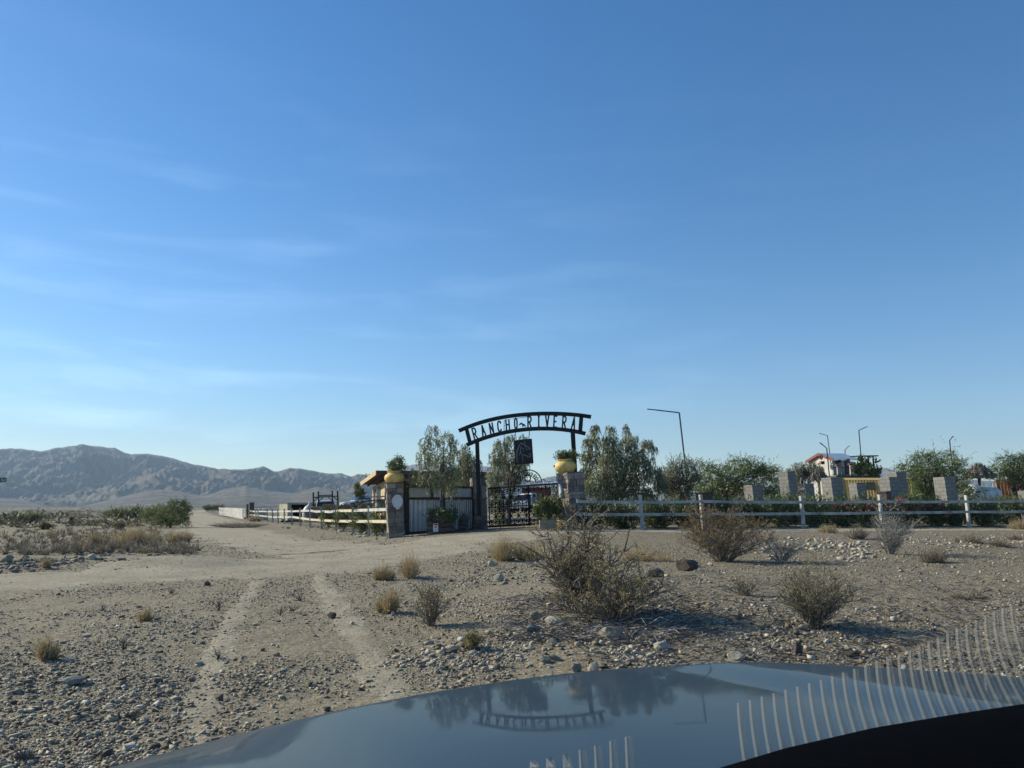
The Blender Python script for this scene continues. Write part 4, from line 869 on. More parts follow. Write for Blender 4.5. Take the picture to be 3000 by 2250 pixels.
def container(label, x0, x1, top, Y, ht, mt, rib_px, yaw=.0, opening=None):
    a = W(x0, top, Y); b_ = W(x1, top, Y + yaw); root = thing('shipping_container', label, 'container', Vector(((a.x + b_.x) / 2, Y, a.z - ht)), 'shipping containers')
    d = (b_ - a); d.z = 0; n = d.cross(Vector((0, 0, 1))).normalized(); n = n if n.y < 0 else -n; Lg = d.length; d.normalize(); m = MB(); pit = rib_px / F * Y; vs = []; k = int(Lg / pit)
    for i in range(k):
        for f_, o in ((0, 0), (.22, 0), (.42, .13), (.85, .13)): p = a + d * (i + f_) * pit - n * o; vs += [p - Vector((0, 0, .16)), Vector((p.x + LEAN * ht * .9, p.y, a.z - ht + .12))]
    c = len(vs) // 2; m.add(vs, [(2 * i, 2 * i + 1, 2 * i + 3, 2 * i + 2) for i in range(c - 1)]); m.build('corrugated_side', mt, root)
    m = MB(); bk2 = -n * 2.4
    for z0, z1 in ((0, -.16), (-ht + .12, -ht)): q = [a + n * .02 + Vector((-LEAN * z0, 0, z0)), b_ + n * .02 + Vector((-LEAN * z0, 0, z0)), b_ + bk2 + Vector((-LEAN * z0, 0, z0)), a + bk2 + Vector((-LEAN * z0, 0, z0))]; m.hexa([p + Vector((-LEAN * (z1 - z0), 0, z1 - z0)) for p in q], q)
    for p in (a, b_): m.bar(p + n * .01, p + n * .01 + Vector((LEAN * ht, 0, -ht)), .13, .13, (0, 1, 0))
    m.build('frame', mt, root)
    q = [a - n * .09, b_ - n * .09, b_ + bk2, a + bk2]; dz0, dz1 = Vector((LEAN * (ht - .1), 0, -ht + .1)), Vector((0, 0, -.1)); MB().hexa([p + dz0 for p in q], [p + dz1 for p in q]).build('end_walls', mt, root)
    if opening: x2, x3, y2, y3 = opening; Y = Y + yaw * (x2 - x0) / (x1 - x0) - .35; f = sg(x2, y2, x3, y3, Y - .09, .1).build('window', 'black_iron', root); sg(x2 + 1.5, y2 + 1.5, x3 - 1.5, y3, Y - .11, .03).build('pane', 'glass_dark', f)
    return root
container('yellow corrugated container behind the grey block pillars', 2467, 2668, 1400, 62., 2.6, 'yellow_container', 8.2, -3.6, (2539, 2567, 1413, 1436))
container('red corrugated container seen through the iron gate', 1530, 1612, 1428, 108., 3.0, 'red_container', 4.2)
container('faded orange container under the trees at the right edge', 2918, 2985, 1405, 62., 2.3, 'orange_container', 8.5, -1.2)
sd = thing('shed', 'low shed with pale metal roof behind the gate crest', 'shed', W(1600, 1470, 105)); m = MB(); q = [W(1562, 1418, 103), W(1634, 1417, 103), W(1634, 1410.5, 112), W(1568, 1411.5, 112)]; t = Vector((0, 0, .12)); m.hexa([p - t for p in q], q); m.build('roof', 'roof_metal', sd)
for x in (1564, 1598, 1632): m = MB(); m.bar(W(x, 1480, 103.5), W(x, 1419, 103.5), .14, .14, (0, 1, 0)); m.build('post', 'dark_wood', sd)
# thatched shades
def palapa(label, px, apex, eave, wpx, foot, Y, mt_post, seed):
    c = W(px, apex, Y); r = wpx / F * Y; h = (eave - apex) / F * Y; root = thing('thatched_umbrella', label, 'shade', W(px + 3, foot, Y), 'thatched palm shades'); rng = random.Random(seed); m = MB(); n = 40; vs = []
    for j, (rr, zz) in enumerate(((.03, 0), (.35, .3), (.7, .68), (1, 1.0), (.96, 1.12))):
        for k in range(n): th = 2 * math.pi * k / n; q = rr * r * (1 + rng.uniform(-.06, .06)); vs.append(c + Vector((q * math.cos(th), q * math.sin(th), -h * zz + rng.uniform(-.06, .05) * (j > 0) - (rng.uniform(0, .25) * h if j > 2 else 0))))
    m.add(vs, [(j * n + k, j * n + (k + 1) % n, (j + 1) * n + (k + 1) % n, (j + 1) * n + k) for j in range(4) for k in range(n)]); m.build('thatch', 'thatch', root); Pq = c + Vector((0, 0, 0)); rg = np.random.default_rng(seed); na = rg.uniform(0, 6.283, 520); nr = rg.uniform(.25, 1.02, 520); Q = np.array(c)[None] + np.stack([np.cos(na) * nr * r, np.sin(na) * nr * r, -h * nr - rg.uniform(-.05, .1, 520)], 1); V, Fq = leaf_quads(Q, np.stack([np.cos(na) * .6, np.sin(na) * .6, -np.ones(520)], 1) + rg.normal(size=(520, 3)) * .3, .75, .09, rg); link_mesh('thatch_fringe', V, Fq, MATS['thatch'], root)
    p = MB(); p.tube([W(px + 6, foot, Y), c - Vector((0, 0, .1))], .10, 8); p.build('post', mt_post, root)
palapa('shaggy grey thatched shade above the white tank', 2866, 1358, 1392, 38, 1470, 57, 'brown_wood', 3)
palapa('dark flat thatched shade with pale trunk left of the yellow container', 2397, 1386, 1398, 24, 1470, 53, 'lit_pine', 5)
# white tank right
tk = thing('water_tank', 'big white rounded water tank behind the right end of the fence', 'tank', W(2880, 1490, 47)); m = MB(); a, b_ = W(2850, 1452, 46.2), W(2908, 1452, 48.4); r = 27 / F * 47; ax = (b_ - a); l = ax.length
m.lathe(a, [(.05 * r, -.55 * r), (.5 * r, -.42 * r), (.8 * r, -.22 * r), (1 * r, .1 * r), (1 * r, l), (.8 * r, l + .3 * r), (.5 * r, l + .45 * r), (.05 * r, l + .5 * r)], 30, ax); m.build('shell', 'tank_white', tk, True)
m = MB(); m.lathe(W(2852, 1428, 46.5), [(.28, 0), (.28, .12), (.2, .18), (.02, .19)], 18); m.build('hatch', 'tank_white', tk); m = MB(); tub(m, [(2911, 1432), (2910, 1416)], 48, .05); m.build('vent_pipe', 'white_paint', tk); m = MB(); m.lathe(W(2903, 1432, 48), [(.35, -.2), (.35, .05), (.25, .12), (.02, .13)], 18); m.build('dome', 'tank_white', tk)
for x in (2856, 2900): m = MB(); m.box(W(x, 1486, 47), (.25, 1.2, .9)); m.build('saddle', 'mortar', tk)

# ------------------------------------------------------------------ vehicles and yard things
def truck(label, px, py, Y, heading, paint, s=1.0, cat='truck', rack=False, bed=True):
    b = W(px, py, Y); root = thing('pickup_truck' if cat != 'car' else 'parked_car', label, cat, b); M = Matrix.Rotation(-LEAN, 3, 'Y') @ Matrix.Rotation(heading, 3, 'Z')
    P = lambda x, y, z: b + M @ Vector((x * s, y * s, z * s)); hw = .95
    if bed: low = [(-2.7, .5), (2.6, .45), (2.72, .7), (2.68, 1.0), (1.35, 1.14), (-2.7, 1.14)]; cab = [(-.75, 1.13), (1.35, 1.13), (.75, 1.78), (.45, 1.86), (-.45, 1.86), (-.68, 1.76)]
    else: low = [(-2.1, .4), (2.1, .35), (2.2, .6), (2.1, .85), (1.1, 1.0), (-2.1, 1.0)]; cab = [(-1.9, .99), (1.15, .99), (.35, 1.45), (-.9, 1.48), (-1.5, 1.3)]
    def prf(poly, w0, w1): z0 = poly[0][1]; zt = max(z for x, z in poly); f = lambda z: w0 + (w1 - w0) * (z - z0) / (zt - z0 + 1e-6); n = len(poly); m = MB(); m.add([P(x, -f(z), z) for x, z in poly] + [P(x, f(z), z) for x, z in poly], [tuple(range(n)), tuple(range(2 * n - 1, n - 1, -1))] + [(i, n + i, n + (i + 1) % n, (i + 1) % n) for i in range(n)]); return m
    prf(low, hw, hw).build('body', paint, root, bevel=.05 * s); prf(cab, hw - .06, hw - .2).build('cab', paint, root, bevel=.05 * s)
    for sy in (-1, 1):
        m = MB(); x0, x1 = (-.6, .95) if bed else (-1.6, .8); z0, z1 = (1.2, 1.66) if bed else (1.04, 1.36); y0, y1 = (.895, .80) if bed else (.88, .76); m.add([P(x0, sy * (y0 + .012), z0), P(x1, sy * (y0 + .012), z0), P(x1 - .4, sy * (y1 + .02), z1), P(x0, sy * (y1 + .02), z1)], [(0, 1, 2, 3)]); m.build('side_window', 'glass_dark', root)
    m = MB(); q = ((1.28, 1.22, .86), (.83, 1.72, .74)) if bed else ((1.08, 1.05, .84), (.42, 1.42, .72)); m.add([P(q[0][0] + .03, -q[0][2], q[0][1]), P(q[0][0] + .03, q[0][2], q[0][1]), P(q[1][0] + .03, q[1][2], q[1][1]), P(q[1][0] + .03, -q[1][2], q[1][1])], [(0, 1, 2, 3)]); m.build('windscreen', 'glass_dark', root)
    m = MB(); q = ((-.755, 1.25, .82), (-.69, 1.70, .72)) if bed else ((-1.80, 1.05, .8), (-1.42, 1.32, .72)); m.add([P(q[0][0] - .03, -q[0][2], q[0][1]), P(q[0][0] - .03, q[0][2], q[0][1]), P(q[1][0] - .03, q[1][2], q[1][1]), P(q[1][0] - .03, -q[1][2], q[1][1])], [(3, 2, 1, 0)]); m.build('rear_window', 'glass_dark', root)
    for x in ((1.7, -1.6) if bed else (1.3, -1.3)):
        for sy in (-1, 1): m = MB(); r = .4 if bed else .33; c = P(x, sy * (hw - .1), r); m.lathe(c, [(.9 * r * s, -.12 * s), (r * s, -.09 * s), (r * s, .09 * s), (.9 * r * s, .12 * s), (.5 * r * s, .125 * s)], 18, M @ Vector((0, sy, 0))); m.build('wheel', 'rubber', root)
    for sy in (-1, 1): m = MB(); m.box(P(2.68 if bed else 2.12, sy * .7, .82 if bed else .68), (.06 * s, .3 * s, .16 * s), M); m.build('headlight', 'plaque_white', root)
    if rack:
        m = MB()
        for x, rw in ((-1.1, .62), (-2.55, 1.06)):
            for sy in (-1, 1): m.bar(P(x, sy * rw, 1.1), P(x, sy * rw, 2.66 if rw < 1 else 2.56), .11, .11, (0, 1, 0))
            m.bar(P(x, -rw, 2.26 if rw < 1 else 2.1), P(x, rw, 2.26 if rw < 1 else 2.1), .09, .09)
            for sy in (-1, 1): m.bar(P(x + .01, sy * rw, 1.72), P(x + .01, sy * (rw - .38), 2.1), .07, .07)
        m.build('ladder_rack', 'arch_steel', root)
    return root
truck('white pickup with a tall black ladder rack behind the left fence', 955, 1525, 72, R(103.8), 'car_white', 1.0, 'truck', True)
truck('small white cab truck parked left of the timber house', 1062, 1492, 110, R(-150), 'car_white', 1.1, 'truck')
truck('white truck parked behind the iron gate, before the red container', 1547, 1501, 92, R(-112), 'car_white', 1.2, 'truck')
truck('low dark blue car parked behind the gate left of the white truck', 1505, 1500, 100, R(-105), 'car_blue', 1.0, 'car', False, False)
tr = thing('box_trailer', 'beige box trailer with a dark open side behind the left fence', 'trailer', W(870, 1535, 82))
a0, a1, a2 = (815, 842, 931); m = MB(); Yt = 60
def tq(x0, x1, y0, y1, Y0, Y1, th): p = [W(x0, y1, Y0), W(x1, y1, Y1), W(x1, y0, Y1), W(x0, y0, Y0)]; o = Vector((0, th, 0)); return MB().hexa([p[0], p[1], p[1] + o, p[0] + o], [p[3], p[2], p[2] + o, p[3] + o])
tq(819, 842, 1477, 1525, 82.2, 81.0, .04).build('end_door', 'cream_paint', tr); tq(816, 819, 1476, 1522, 82.3, 82.2, .05).build('door_post', 'tan_trailer', tr)
tq(842, 932, 1472.5, 1478, 81.0, 82.6, 2.0).build('roof', 'tan_trailer', tr); tq(842, 853, 1478, 1524, 81.0, 81.2, .08).build('side_panel', 'tan_trailer', tr); tq(925, 932, 1478, 1524, 82.4, 82.6, .08).build('side_panel', 'tan_trailer', tr)
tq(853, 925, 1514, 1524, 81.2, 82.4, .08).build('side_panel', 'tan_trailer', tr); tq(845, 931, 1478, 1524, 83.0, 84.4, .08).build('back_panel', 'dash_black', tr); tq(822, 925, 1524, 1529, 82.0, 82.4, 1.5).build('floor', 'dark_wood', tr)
for x in (835, 905): m = MB(); m.lathe(W(x, 1528, 81.6), [(.3, -.1), (.3, .1)], 16, (0, 1, 0)); m.build('wheel', 'rubber', tr)
tk = thing('feed_tank', 'white hopper tank with a small filler neck behind the left fence', 'tank', W(905, 1530, 70)); m = MB(); q = 70 / F
m.lathe(W(905, 1530, 70), [(17 * q, 0), (19 * q, 8 * q), (20 * q, 26 * q), (18 * q, 36 * q), (12 * q, 45 * q), (5 * q, 50 * q), (4 * q, 51 * q)], 26); m.build('shell', 'tank_white', tk, True)
m = MB(); m.lathe(W(905, 1480.5, 70), [(3.4 * q, 0), (3.0 * q, 6 * q), (3.6 * q, 6.2 * q), (3.4 * q, 8 * q)], 14, (.25, 0, 1)); m.build('filler_neck', 'tank_white', tk)
bn = thing('pallet_bin', 'tan canvas-covered bin with white sacks near the far end of the left fence', 'bin', W(770, 1532, 100)); m = MB(); m.box(W(769, 1513, 100), (22 / F * 100, 1.2, 34 / F * 100)); m.build('crate', 'tan_trailer', bn, bevel=.08)
m = MB()
for x in (762, 774, 779): m.lathe(W(x, 1497, 99.6), [(.22, 0), (.30, .1), (.22, .24), (.05, .3)], 10, (.2, 0, 1), 1.3)
m.build('sacks', 'white_paint', bn, True)
for lab, x, y, w_, h_, Y in (('rusty brown hay bale on top of the brush bank', 963, 1488, 30, 11, 58), ('darker hay bale at the left end of the brush bank', 925, 1502, 24, 18, 62)):
    m = MB(); m.box(W(x, y - h_ / 2, Y), (w_ / F * Y, .6, h_ / F * Y)); tag(m.build('hay_bale', 'hay', bevel=.06), lab, 'hay bale', 'hay bales')
sgn = thing('pipe_gate', 'pale pipe corral panels far behind the left fence', 'fence', W(790, 1515, 120)); m = MB()
for y in (1487, 1493, 1499): tub(m, [(745, y), (818, y - 1)], 118, .04)
for x in (752, 774, 802, 816): tub(m, [(x, 1510), (x, 1480 if x in (774, 802) else 1486)], 118.08, .05)
m.build('pipes', 'galvanised', sgn)
# ------------------------------------------------------------------ trees and shrubs
def crown_pts(blobs, Y, rng, per, style, strand=.5):
    """leaf positions and directions for ellipsoid clumps traced on the photo; each clump is filled by sprays"""
    Ps, Ds, tips = [], [], []
    ctr = np.mean([[b[0], b[1]] for b in blobs], 0); C0 = np.array(W(ctr[0], ctr[1], Y)); tot_r = max(b[2] for b in blobs) / F * Y
    for bx, by, rx, ry in blobs:
        dY = rng.uniform(-1, 1) * tot_r * .9; c = np.array(W(bx, by, Y + dY)); q = Y / F; ax = np.array([rx, .85 * (rx + ry) / 2, ry]) * q
        n = max(6, int(per * (rx * ry) * q * q * 390))
        for k in range(n):
            d = rng.normal(size=3); d /= np.linalg.norm(d); p = c + d * ax * rng.uniform(.05, 1.0) ** .5
            tips.append(p)
            m = int(rng.integers(7, 13)); s = np.linspace(0, 1, m)[:, None]
            out = (p - c) / (np.linalg.norm(p - c) + 1e-6); out = out * .6 + np.array([0, 0, .25]) + rng.normal(size=3) * .25
            if style == 'weep':
                L_ = strand * rng.uniform(.5, 1.2); path = p + out * .35 * L_ * s + np.array([0, 0, -1.]) * L_ * (s ** 1.7) * .9
                dirs = np.array([0, 0, -.9]) + out * .35 + rng.normal(size=(m, 3)) * .42
            elif style == 'spray':
                L_ = strand * rng.uniform(.5, 1.3); path = p + out * L_ * s + np.array([0, 0, -1.]) * L_ * .35 * s ** 2
                dirs = out + rng.normal(size=(m, 3)) * .75
            else:
                L_ = strand * rng.uniform(.4, 1.1); path = p + (out + np.array([0, 0, .5])) * L_ * s
                dirs = out + np.array([0, 0, .5]) + rng.normal(size=(m, 3)) * .5
            Ps.append(path + rng.normal(size=(m, 3)) * .03); Ds.append(dirs)
    return np.concatenate(Ps), np.concatenate(Ds), np.array(tips)
def limbs(m, base, tips, rng, r0, fork, nmain=6, ntw=60):
    """trunk, main limbs and thinner branches towards the foliage"""
    tips = tips[rng.permutation(len(tips))]; mains = tips[:nmain]
    for t in mains:
        a = Vector(base); f = Vector(fork) + Vector(rng.normal(size=3) * .06); e = Vector(t); mid_ = f.lerp(e, .5) + Vector((0, 0, .18 * (e - f).length)) + Vector(rng.normal(size=3) * .1)
        m.tube([f, f.lerp(mid_, .5) + Vector(rng.normal(size=3) * .05), mid_, mid_.lerp(e, .5), e], [r0 * .55, r0 * .45, r0 * .32, r0 * .2, r0 * .08], 5)
        for t2 in tips[nmain:nmain + ntw]:
            e2 = Vector(t2)
            if (e2 - mid_).length < .55 * (e - f).length + .3 and rng.random() < .5: m.tube([mid_.lerp(e, rng.uniform(0, .6)), (mid_ + e2) / 2 + Vector((0, 0, .08)), e2], [r0 * .16, r0 * .1, r0 * .04], 4)
def tree(name, label, cat, base, blobs, Y, style, lm, seed, per=1.0, ll=.17, lw=.034, strand=.55, r0=.11, forks=1, group=None, bark='bark_grey', fork_py=None):
    rng = np.random.default_rng(seed); b = W(base[0], base[1], Y); root = thing(name, label, cat, b, group)
    if name == 'willow_tree': mx0 = np.mean([q[0] for q in blobs]); blobs = [(mx0 + (q[0] - mx0) * 1.06, q[1], q[2] * 1.12, q[3]) for q in blobs]
    P, D, tips = crown_pts(blobs, Y, rng, per, style, strand); V, Fq = leaf_quads(P, D, ll, lw, rng); link_mesh('crown', V, Fq, MATS[lm], root)
    m = MB()
    for k in range(forks):
        bb = b + Vector((rng.normal() * .12 * (forks > 1), rng.normal() * .1 * (forks > 1), -.2)); fk = W(base[0] + rng.normal() * 7 * (forks > 1) + (blobs[0][0] - base[0]) * .25, fork_py or (base[1] * .6 + .4 * np.mean([q[1] for q in blobs])), Y)
        m.tube([bb, bb.lerp(fk, .5) + Vector(rng.normal(size=3) * .06), fk], [r0, r0 * .85, r0 * .7], 8); limbs(m, bb, tips, rng, r0, fk, 7, 22)
    m.build('trunk', bark, root, True); return root
TR = 'trees of the ranch'
tree('willow_tree', 'tall grey-green weeping tree in the planter before the tin wall', 'tree', (1303, 1545), [(1270, 1258, 18, 16), (1258, 1298, 27, 26), (1308, 1290, 27, 28), (1245, 1340, 22, 32), (1290, 1345, 38, 38), (1330, 1330, 16, 26), (1222, 1392, 20, 24), (1265, 1400, 38, 26), (1318, 1390, 32, 34), (1322, 1432, 17, 22), (1345, 1350, 10, 14), (1285, 1425, 14, 10)], 35.8, 'weep', 'leaf_willow', 31, .8, .17, .032, .5, .085, fork_py=1400)
tree('willow_tree', 'smaller weeping tree between the tall one and the left arch post', 'tree', (1372, 1500), [(1362, 1318, 15, 18), (1376, 1352, 24, 26), (1396, 1358, 11, 20), (1350, 1388, 20, 26), (1378, 1398, 22, 22), (1360, 1345, 14, 22)], 41.5, 'weep', 'leaf_willow', 32, 1.0, .17, .032, .5, .08)
tree('willow_tree', 'weeping tree standing behind the gate, under the arch', 'tree', (1490, 1545), [(1492, 1286, 17, 15), (1470, 1306, 24, 22), (1530, 1288, 14, 16), (1457, 1346, 22, 30), (1492, 1345, 32, 36), (1532, 1338, 20, 30), (1520, 1380, 26, 22), (1450, 1392, 24, 24), (1490, 1402, 30, 20), (1450, 1430, 20, 22), (1456, 1470, 26, 26), (1468, 1510, 20, 26), (1500, 1460, 14, 14)], 46, 'weep', 'leaf_willow', 33, .95, .19, .036, .55, .11)
tree('willow_tree', 'broad tall weeping tree right of the right yellow pot', 'tree', (1812, 1550), [(1746, 1258, 14, 16), (1738, 1290, 22, 22), (1790, 1256, 15, 9), (1834, 1258, 9, 16), (1840, 1295, 26, 28), (1788, 1300, 27, 32), (1890, 1300, 18, 17), (1912, 1312, 9, 8), (1740, 1340, 30, 30), (1800, 1350, 42, 36), (1868, 1350, 40, 32), (1722, 1385, 18, 22), (1770, 1400, 42, 32), (1840, 1410, 42, 38), (1908, 1388, 30, 26), (1930, 1420, 20, 22), (1790, 1445, 50, 24), (1880, 1450, 40, 24), (1725, 1430, 22, 25)], 39.2, 'weep', 'leaf_willow', 34, 1.4, .18, .034, .5, .12, 2)
tree('acacia_tree', 'low pale grey-green tree between weeping tree and mesquite', 'tree', (1995, 1548), [(1985, 1370, 24, 18), (2022, 1364, 20, 14), (1950, 1420, 30, 26), (1965, 1400, 26, 22), (2010, 1405, 28, 26), (2000, 1440, 36, 22), (1955, 1440, 24, 18), (2040, 1395, 14, 20), (1990, 1475, 40, 18)], 41.5, 'bush', 'leaf_grey', 35, 1.9, .14, .03, .4, .05, 3)
tree('mesquite_tree', 'spreading feathery green mesquite left of the block pillars', 'tree', (2120, 1525), [(2068, 1368, 20, 13), (2090, 1395, 36, 24), (2150, 1372, 34, 18), (2172, 1350, 26, 8), (2140, 1408, 38, 22), (2205, 1374, 36, 16), (2250, 1376, 30, 14), (2222, 1400, 36, 22), (2268, 1400, 18, 20), (2105, 1432, 32, 14), (2170, 1432, 30, 14), (2075, 1445, 36, 22), (2150, 1455, 46, 22), (2235, 1448, 44, 24), (2290, 1440, 20, 26), (2040, 1415, 22, 26), (2300, 1400, 14, 14)], 47, 'spray', 'leaf_mesquite', 36, 1.7, .13, .036, .7, .06, 3, bark='bark_brown')
tree('mesquite_tree', 'drooping tree in front of the white house gable', 'tree', (2352, 1490), [(2345, 1368, 24, 16), (2340, 1395, 22, 22), (2385, 1364, 18, 12), (2372, 1382, 22, 14), (2312, 1376, 12, 6), (2405, 1372, 10, 9)], 54, 'weep', 'leaf_grey', 37, 1.0, .18, .04, .7, .1, 1, bark='bark_brown')
tree('mesquite_tree', 'large round mesquite behind the lone block pillar', 'tree', (2720, 1500), [(2700, 1345, 25, 18), (2658, 1370, 30, 14), (2740, 1340, 28, 15), (2788, 1334, 18, 9), (2818, 1350, 14, 7), (2720, 1380, 42, 26), (2780, 1370, 38, 22), (2692, 1410, 32, 26), (2760, 1420, 42, 30), (2808, 1398, 28, 26), (2700, 1448, 34, 22), (2750, 1455, 30, 18), (2820, 1432, 18, 16), (2640, 1384, 12, 6)], 51, 'spray', 'leaf_mesquite', 38, 1.5, .13, .038, .75, .08, 3, bark='bark_brown')
tree('mesquite_tree', 'dark mesquite at the right edge behind the thatched shade', 'tree', (2985, 1490), [(2950, 1345, 22, 11), (2992, 1343, 20, 12), (2928, 1372, 26, 12), (2970, 1380, 34, 20), (3015, 1372, 30, 30), (2898, 1390, 18, 9), (2950, 1400, 30, 16), (3040, 1410, 40, 30), (3080, 1360, 40, 30)], 60, 'spray', 'leaf_green', 39, 1.4, .15, .04, .8, .12, 3, bark='bark_brown')
tree('sapling', 'small leafy sapling by the white cab truck', 'tree', (1048, 1500), [(1047, 1434, 5, 12), (1050, 1450, 6, 8), (1062, 1446, 5, 7)], 60, 'bush', 'leaf_green', 40, 2.0, .2, .07, .3, .03)
tree('creeper', 'dark creeper growing over the pergola railing', 'plant', (2535, 1400), [(2515, 1382, 16, 10), (2545, 1382, 18, 10), (2535, 1368, 16, 9), (2512, 1368, 9, 8), (2560, 1390, 14, 7), (2540, 1352, 4, 6), (2568, 1352, 3, 5), (2522, 1350, 4, 6), (2575, 1384, 7, 6)], 69, 'bush', 'leaf_oleander', 41, 1.4, .24, .1, .35, .03, 3)
tree('climbing_plant', 'big-leaved green plant in the tan block planter at the gate', 'plant', (1605, 1530), [(1585, 1492, 18, 22), (1610, 1490, 20, 22), (1630, 1468, 12, 16), (1600, 1516, 24, 12), (1632, 1500, 10, 18)], 35.2, 'bush', 'leaf_green', 42, 1.5, .2, .06, .3, .025, 3)
tree('planter_shrub', 'dark leafy shrub spilling out of the large pallet planter', 'plant', (1290, 1536), [(1272, 1506, 18, 14), (1300, 1512, 22, 16), (1325, 1508, 16, 14), (1262, 1526, 14, 9), (1318, 1526, 16, 8)], 34.9, 'bush', 'leaf_oleander', 43, 1.8, .13, .045, .22, .02, 3)
# oleander hedge: each shrub stands on its own
OL = 'oleander shrubs behind the ranch fence'
ol = [(1745, 1512, 46, 40, 'leafy shrub just right of the right stone pillar, behind the thorny bush'), (1830, 1518, 44, 34, 'oleander left of the first white post of the ranch fence'), (1925, 1514, 46, 36, 'oleander between the first white post and the shaded brown pillar'), (2015, 1516, 40, 34, 'oleander just left of the shaded brown pillar'),
      (2125, 1512, 46, 38, 'oleander under the spreading mesquite'), (2215, 1510, 42, 38, 'oleander at the foot of the first short block pillar'), (2300, 1500, 42, 46, 'tall oleander under the tall left block pillar'), (2385, 1502, 40, 42, 'oleander right of the middle white post'), (2462, 1506, 44, 40, 'pink-flowered oleander before the yellow container, left one'), (2540, 1504, 40, 42, 'pink-flowered oleander before the yellow container, right one'),
      (2660, 1500, 40, 42, 'oleander full of pink blooms beside the brown pillar'), (2738, 1506, 40, 36, 'pink oleander at the foot of the lone block pillar'), (2800, 1510, 34, 30, 'oleander with few blooms left of the last white post'), (2880, 1508, 44, 34, 'oleander below the white tank'), (2965, 1500, 44, 40, 'dark oleander at the right edge below the orange container'), (3060, 1504, 46, 36, 'oleander beyond the right edge of the fence')]
for i, (x, y, rx, ry, lab) in enumerate(ol):
    Y = rightY(x) + 1.6 + (i % 3) * .35; rng = np.random.default_rng(60 + i)
    bl = [(x, y + 4, rx * 1.1, ry * .9), (x - rx * .4, y - ry * .25, rx * .5, ry * .55), (x + rx * .35, y - ry * .35, rx * .5, ry * .5), (x, y + ry * .7, rx * .9, ry * .35)]
    root = tree('oleander', lab, 'shrub', (x, 1556), bl, Y, 'bush', 'leaf_oleander', 60 + i, 1.35, .15, .036, .42, .03, 3, OL)
    if x > 2420:
        n = 26 if x in (2660, 2738) else 12 if x < 2800 else 8; Vs = []
        for k in range(n):
            c = np.array(W(x + rng.uniform(-1, 1) * rx * .9, y - ry * (.35 + .55 * rng.random()) * (1 if rng.random() < .6 else .2), Y - .5 - .3 * rng.random())); Vs.append(c + rng.normal(size=(10, 3)) * .06)
        P = np.concatenate(Vs); V, Fq = leaf_quads(P, rng.normal(size=P.shape), .08, .07, rng); link_mesh('blossoms', V, Fq, MATS['flower_pink'], root)
tree('young_mesquite', 'young leafy mesquite in front of the white tank', 'shrub', (2838, 1540), [(2830, 1428, 15, 16), (2850, 1442, 20, 14), (2822, 1452, 16, 14), (2878, 1440, 14, 10), (2840, 1470, 22, 16), (2812, 1418, 9, 10)], 44.2, 'spray', 'leaf_mesquite', 140, .9, .13, .035, .45, .035, 3, bark='bark_brown')
# shrubs behind the left fence, on the brush bank
for i, (x, y, rx, ry, lab) in enumerate([(1108, 1530, 26, 36, 'green shrub behind the fence next to the left stone pillar'), (1060, 1526, 30, 34, 'green shrub behind the fence, second from the left stone pillar'), (1008, 1522, 30, 28, 'green shrub behind the yellowed rail of the fence'), (962, 1518, 26, 24, 'leftmost green shrub behind the left fence')]):
    Y = leftY(x) + 1.6; tree('shrub', lab, 'shrub', (x, y + ry), [(x, y, rx, ry), (x, y + ry * .3, rx, ry * .7), (x - rx * .4, y - ry * .4, rx * .5, ry * .4), (x + rx * .3, y + ry * .4, rx * .7, ry * .5)], Y, 'bush', 'leaf_green', 90 + i, .9, .12, .04, .3, .02, 3, 'green shrubs behind the left fence')
Pb = []; rng = np.random.default_rng(5); m = MB()
for k in range(900):
    x = rng.uniform(905, 1085); yb = np.interp(x, [905, 960, 1000, 1085], [1500, 1488, 1481, 1474]); p = W(x, yb + rng.uniform(0, 20), leftY(x) + 4 + rng.uniform(-.6, .8)); d = Vector((rng.normal(), rng.normal() * .5, rng.normal() * .16)).normalized() * rng.uniform(.2, .6); m.tube([p - d, p + d], [.018, .008], 3)
tag(m.build('brush_pile', 'twig_dark'), 'long heap of dead brown brush behind the left fence', 'brush pile')
# left plain: named bushes
def gtree(name, label, px, py, blobs, lm, seed, per=1., ll=.14, lw=.035, strand=.35, style='bush', group=None): p = G(px, py); return tree(name, label, 'shrub', (px, py), blobs, p.y, style, lm, seed, per, ll, lw, strand, .04, 5, group, 'bark_brown')
gtree('paloverde_bush', 'big rounded green bush beside the dirt track on the left', 500, 1546, [(470, 1498, 40, 20), (520, 1488, 40, 22), (500, 1516, 50, 22), (542, 1506, 18, 24), (440, 1506, 22, 18), (512, 1472, 16, 8), (535, 1472, 16, 9), (488, 1532, 44, 10), (540, 1534, 16, 9)], 'leaf_mesquite', 101, .95, .14, .035, .4, 'spray')
gtree('desert_bush', 'long low green bush behind the big rounded one, left', 375, 1528, [(340, 1506, 36, 13), (400, 1502, 34, 14), (375, 1512, 40, 12), (425, 1512, 20, 14)], 'leaf_green', 102, .6, .2, .06, .4)
gtree('desert_bush', 'wide low grey-green bush at the left edge', 80, 1536, [(55, 1518, 34, 12), (105, 1514, 30, 11), (80, 1524, 44, 9)], 'leaf_green', 103, .7, .17, .05, .35)
gtree('desert_bush', 'small dark olive bush in the left stones', 136, 1552, [(128, 1541, 14, 8), (146, 1543, 12, 7)], 'leaf_olive', 104, 1.2, .12, .04, .2)
gtree('desert_bush', 'small brown bush near the thin stake on the left', 212, 1536, [(212, 1524, 15, 10)], 'leaf_creosote', 105, 1., .14, .03, .3)
gtree('desert_bush', 'low dark bush below the green hedge on the left', 352, 1552, [(352, 1542, 20, 8)], 'leaf_olive', 106, .9, .12, .03, .2)
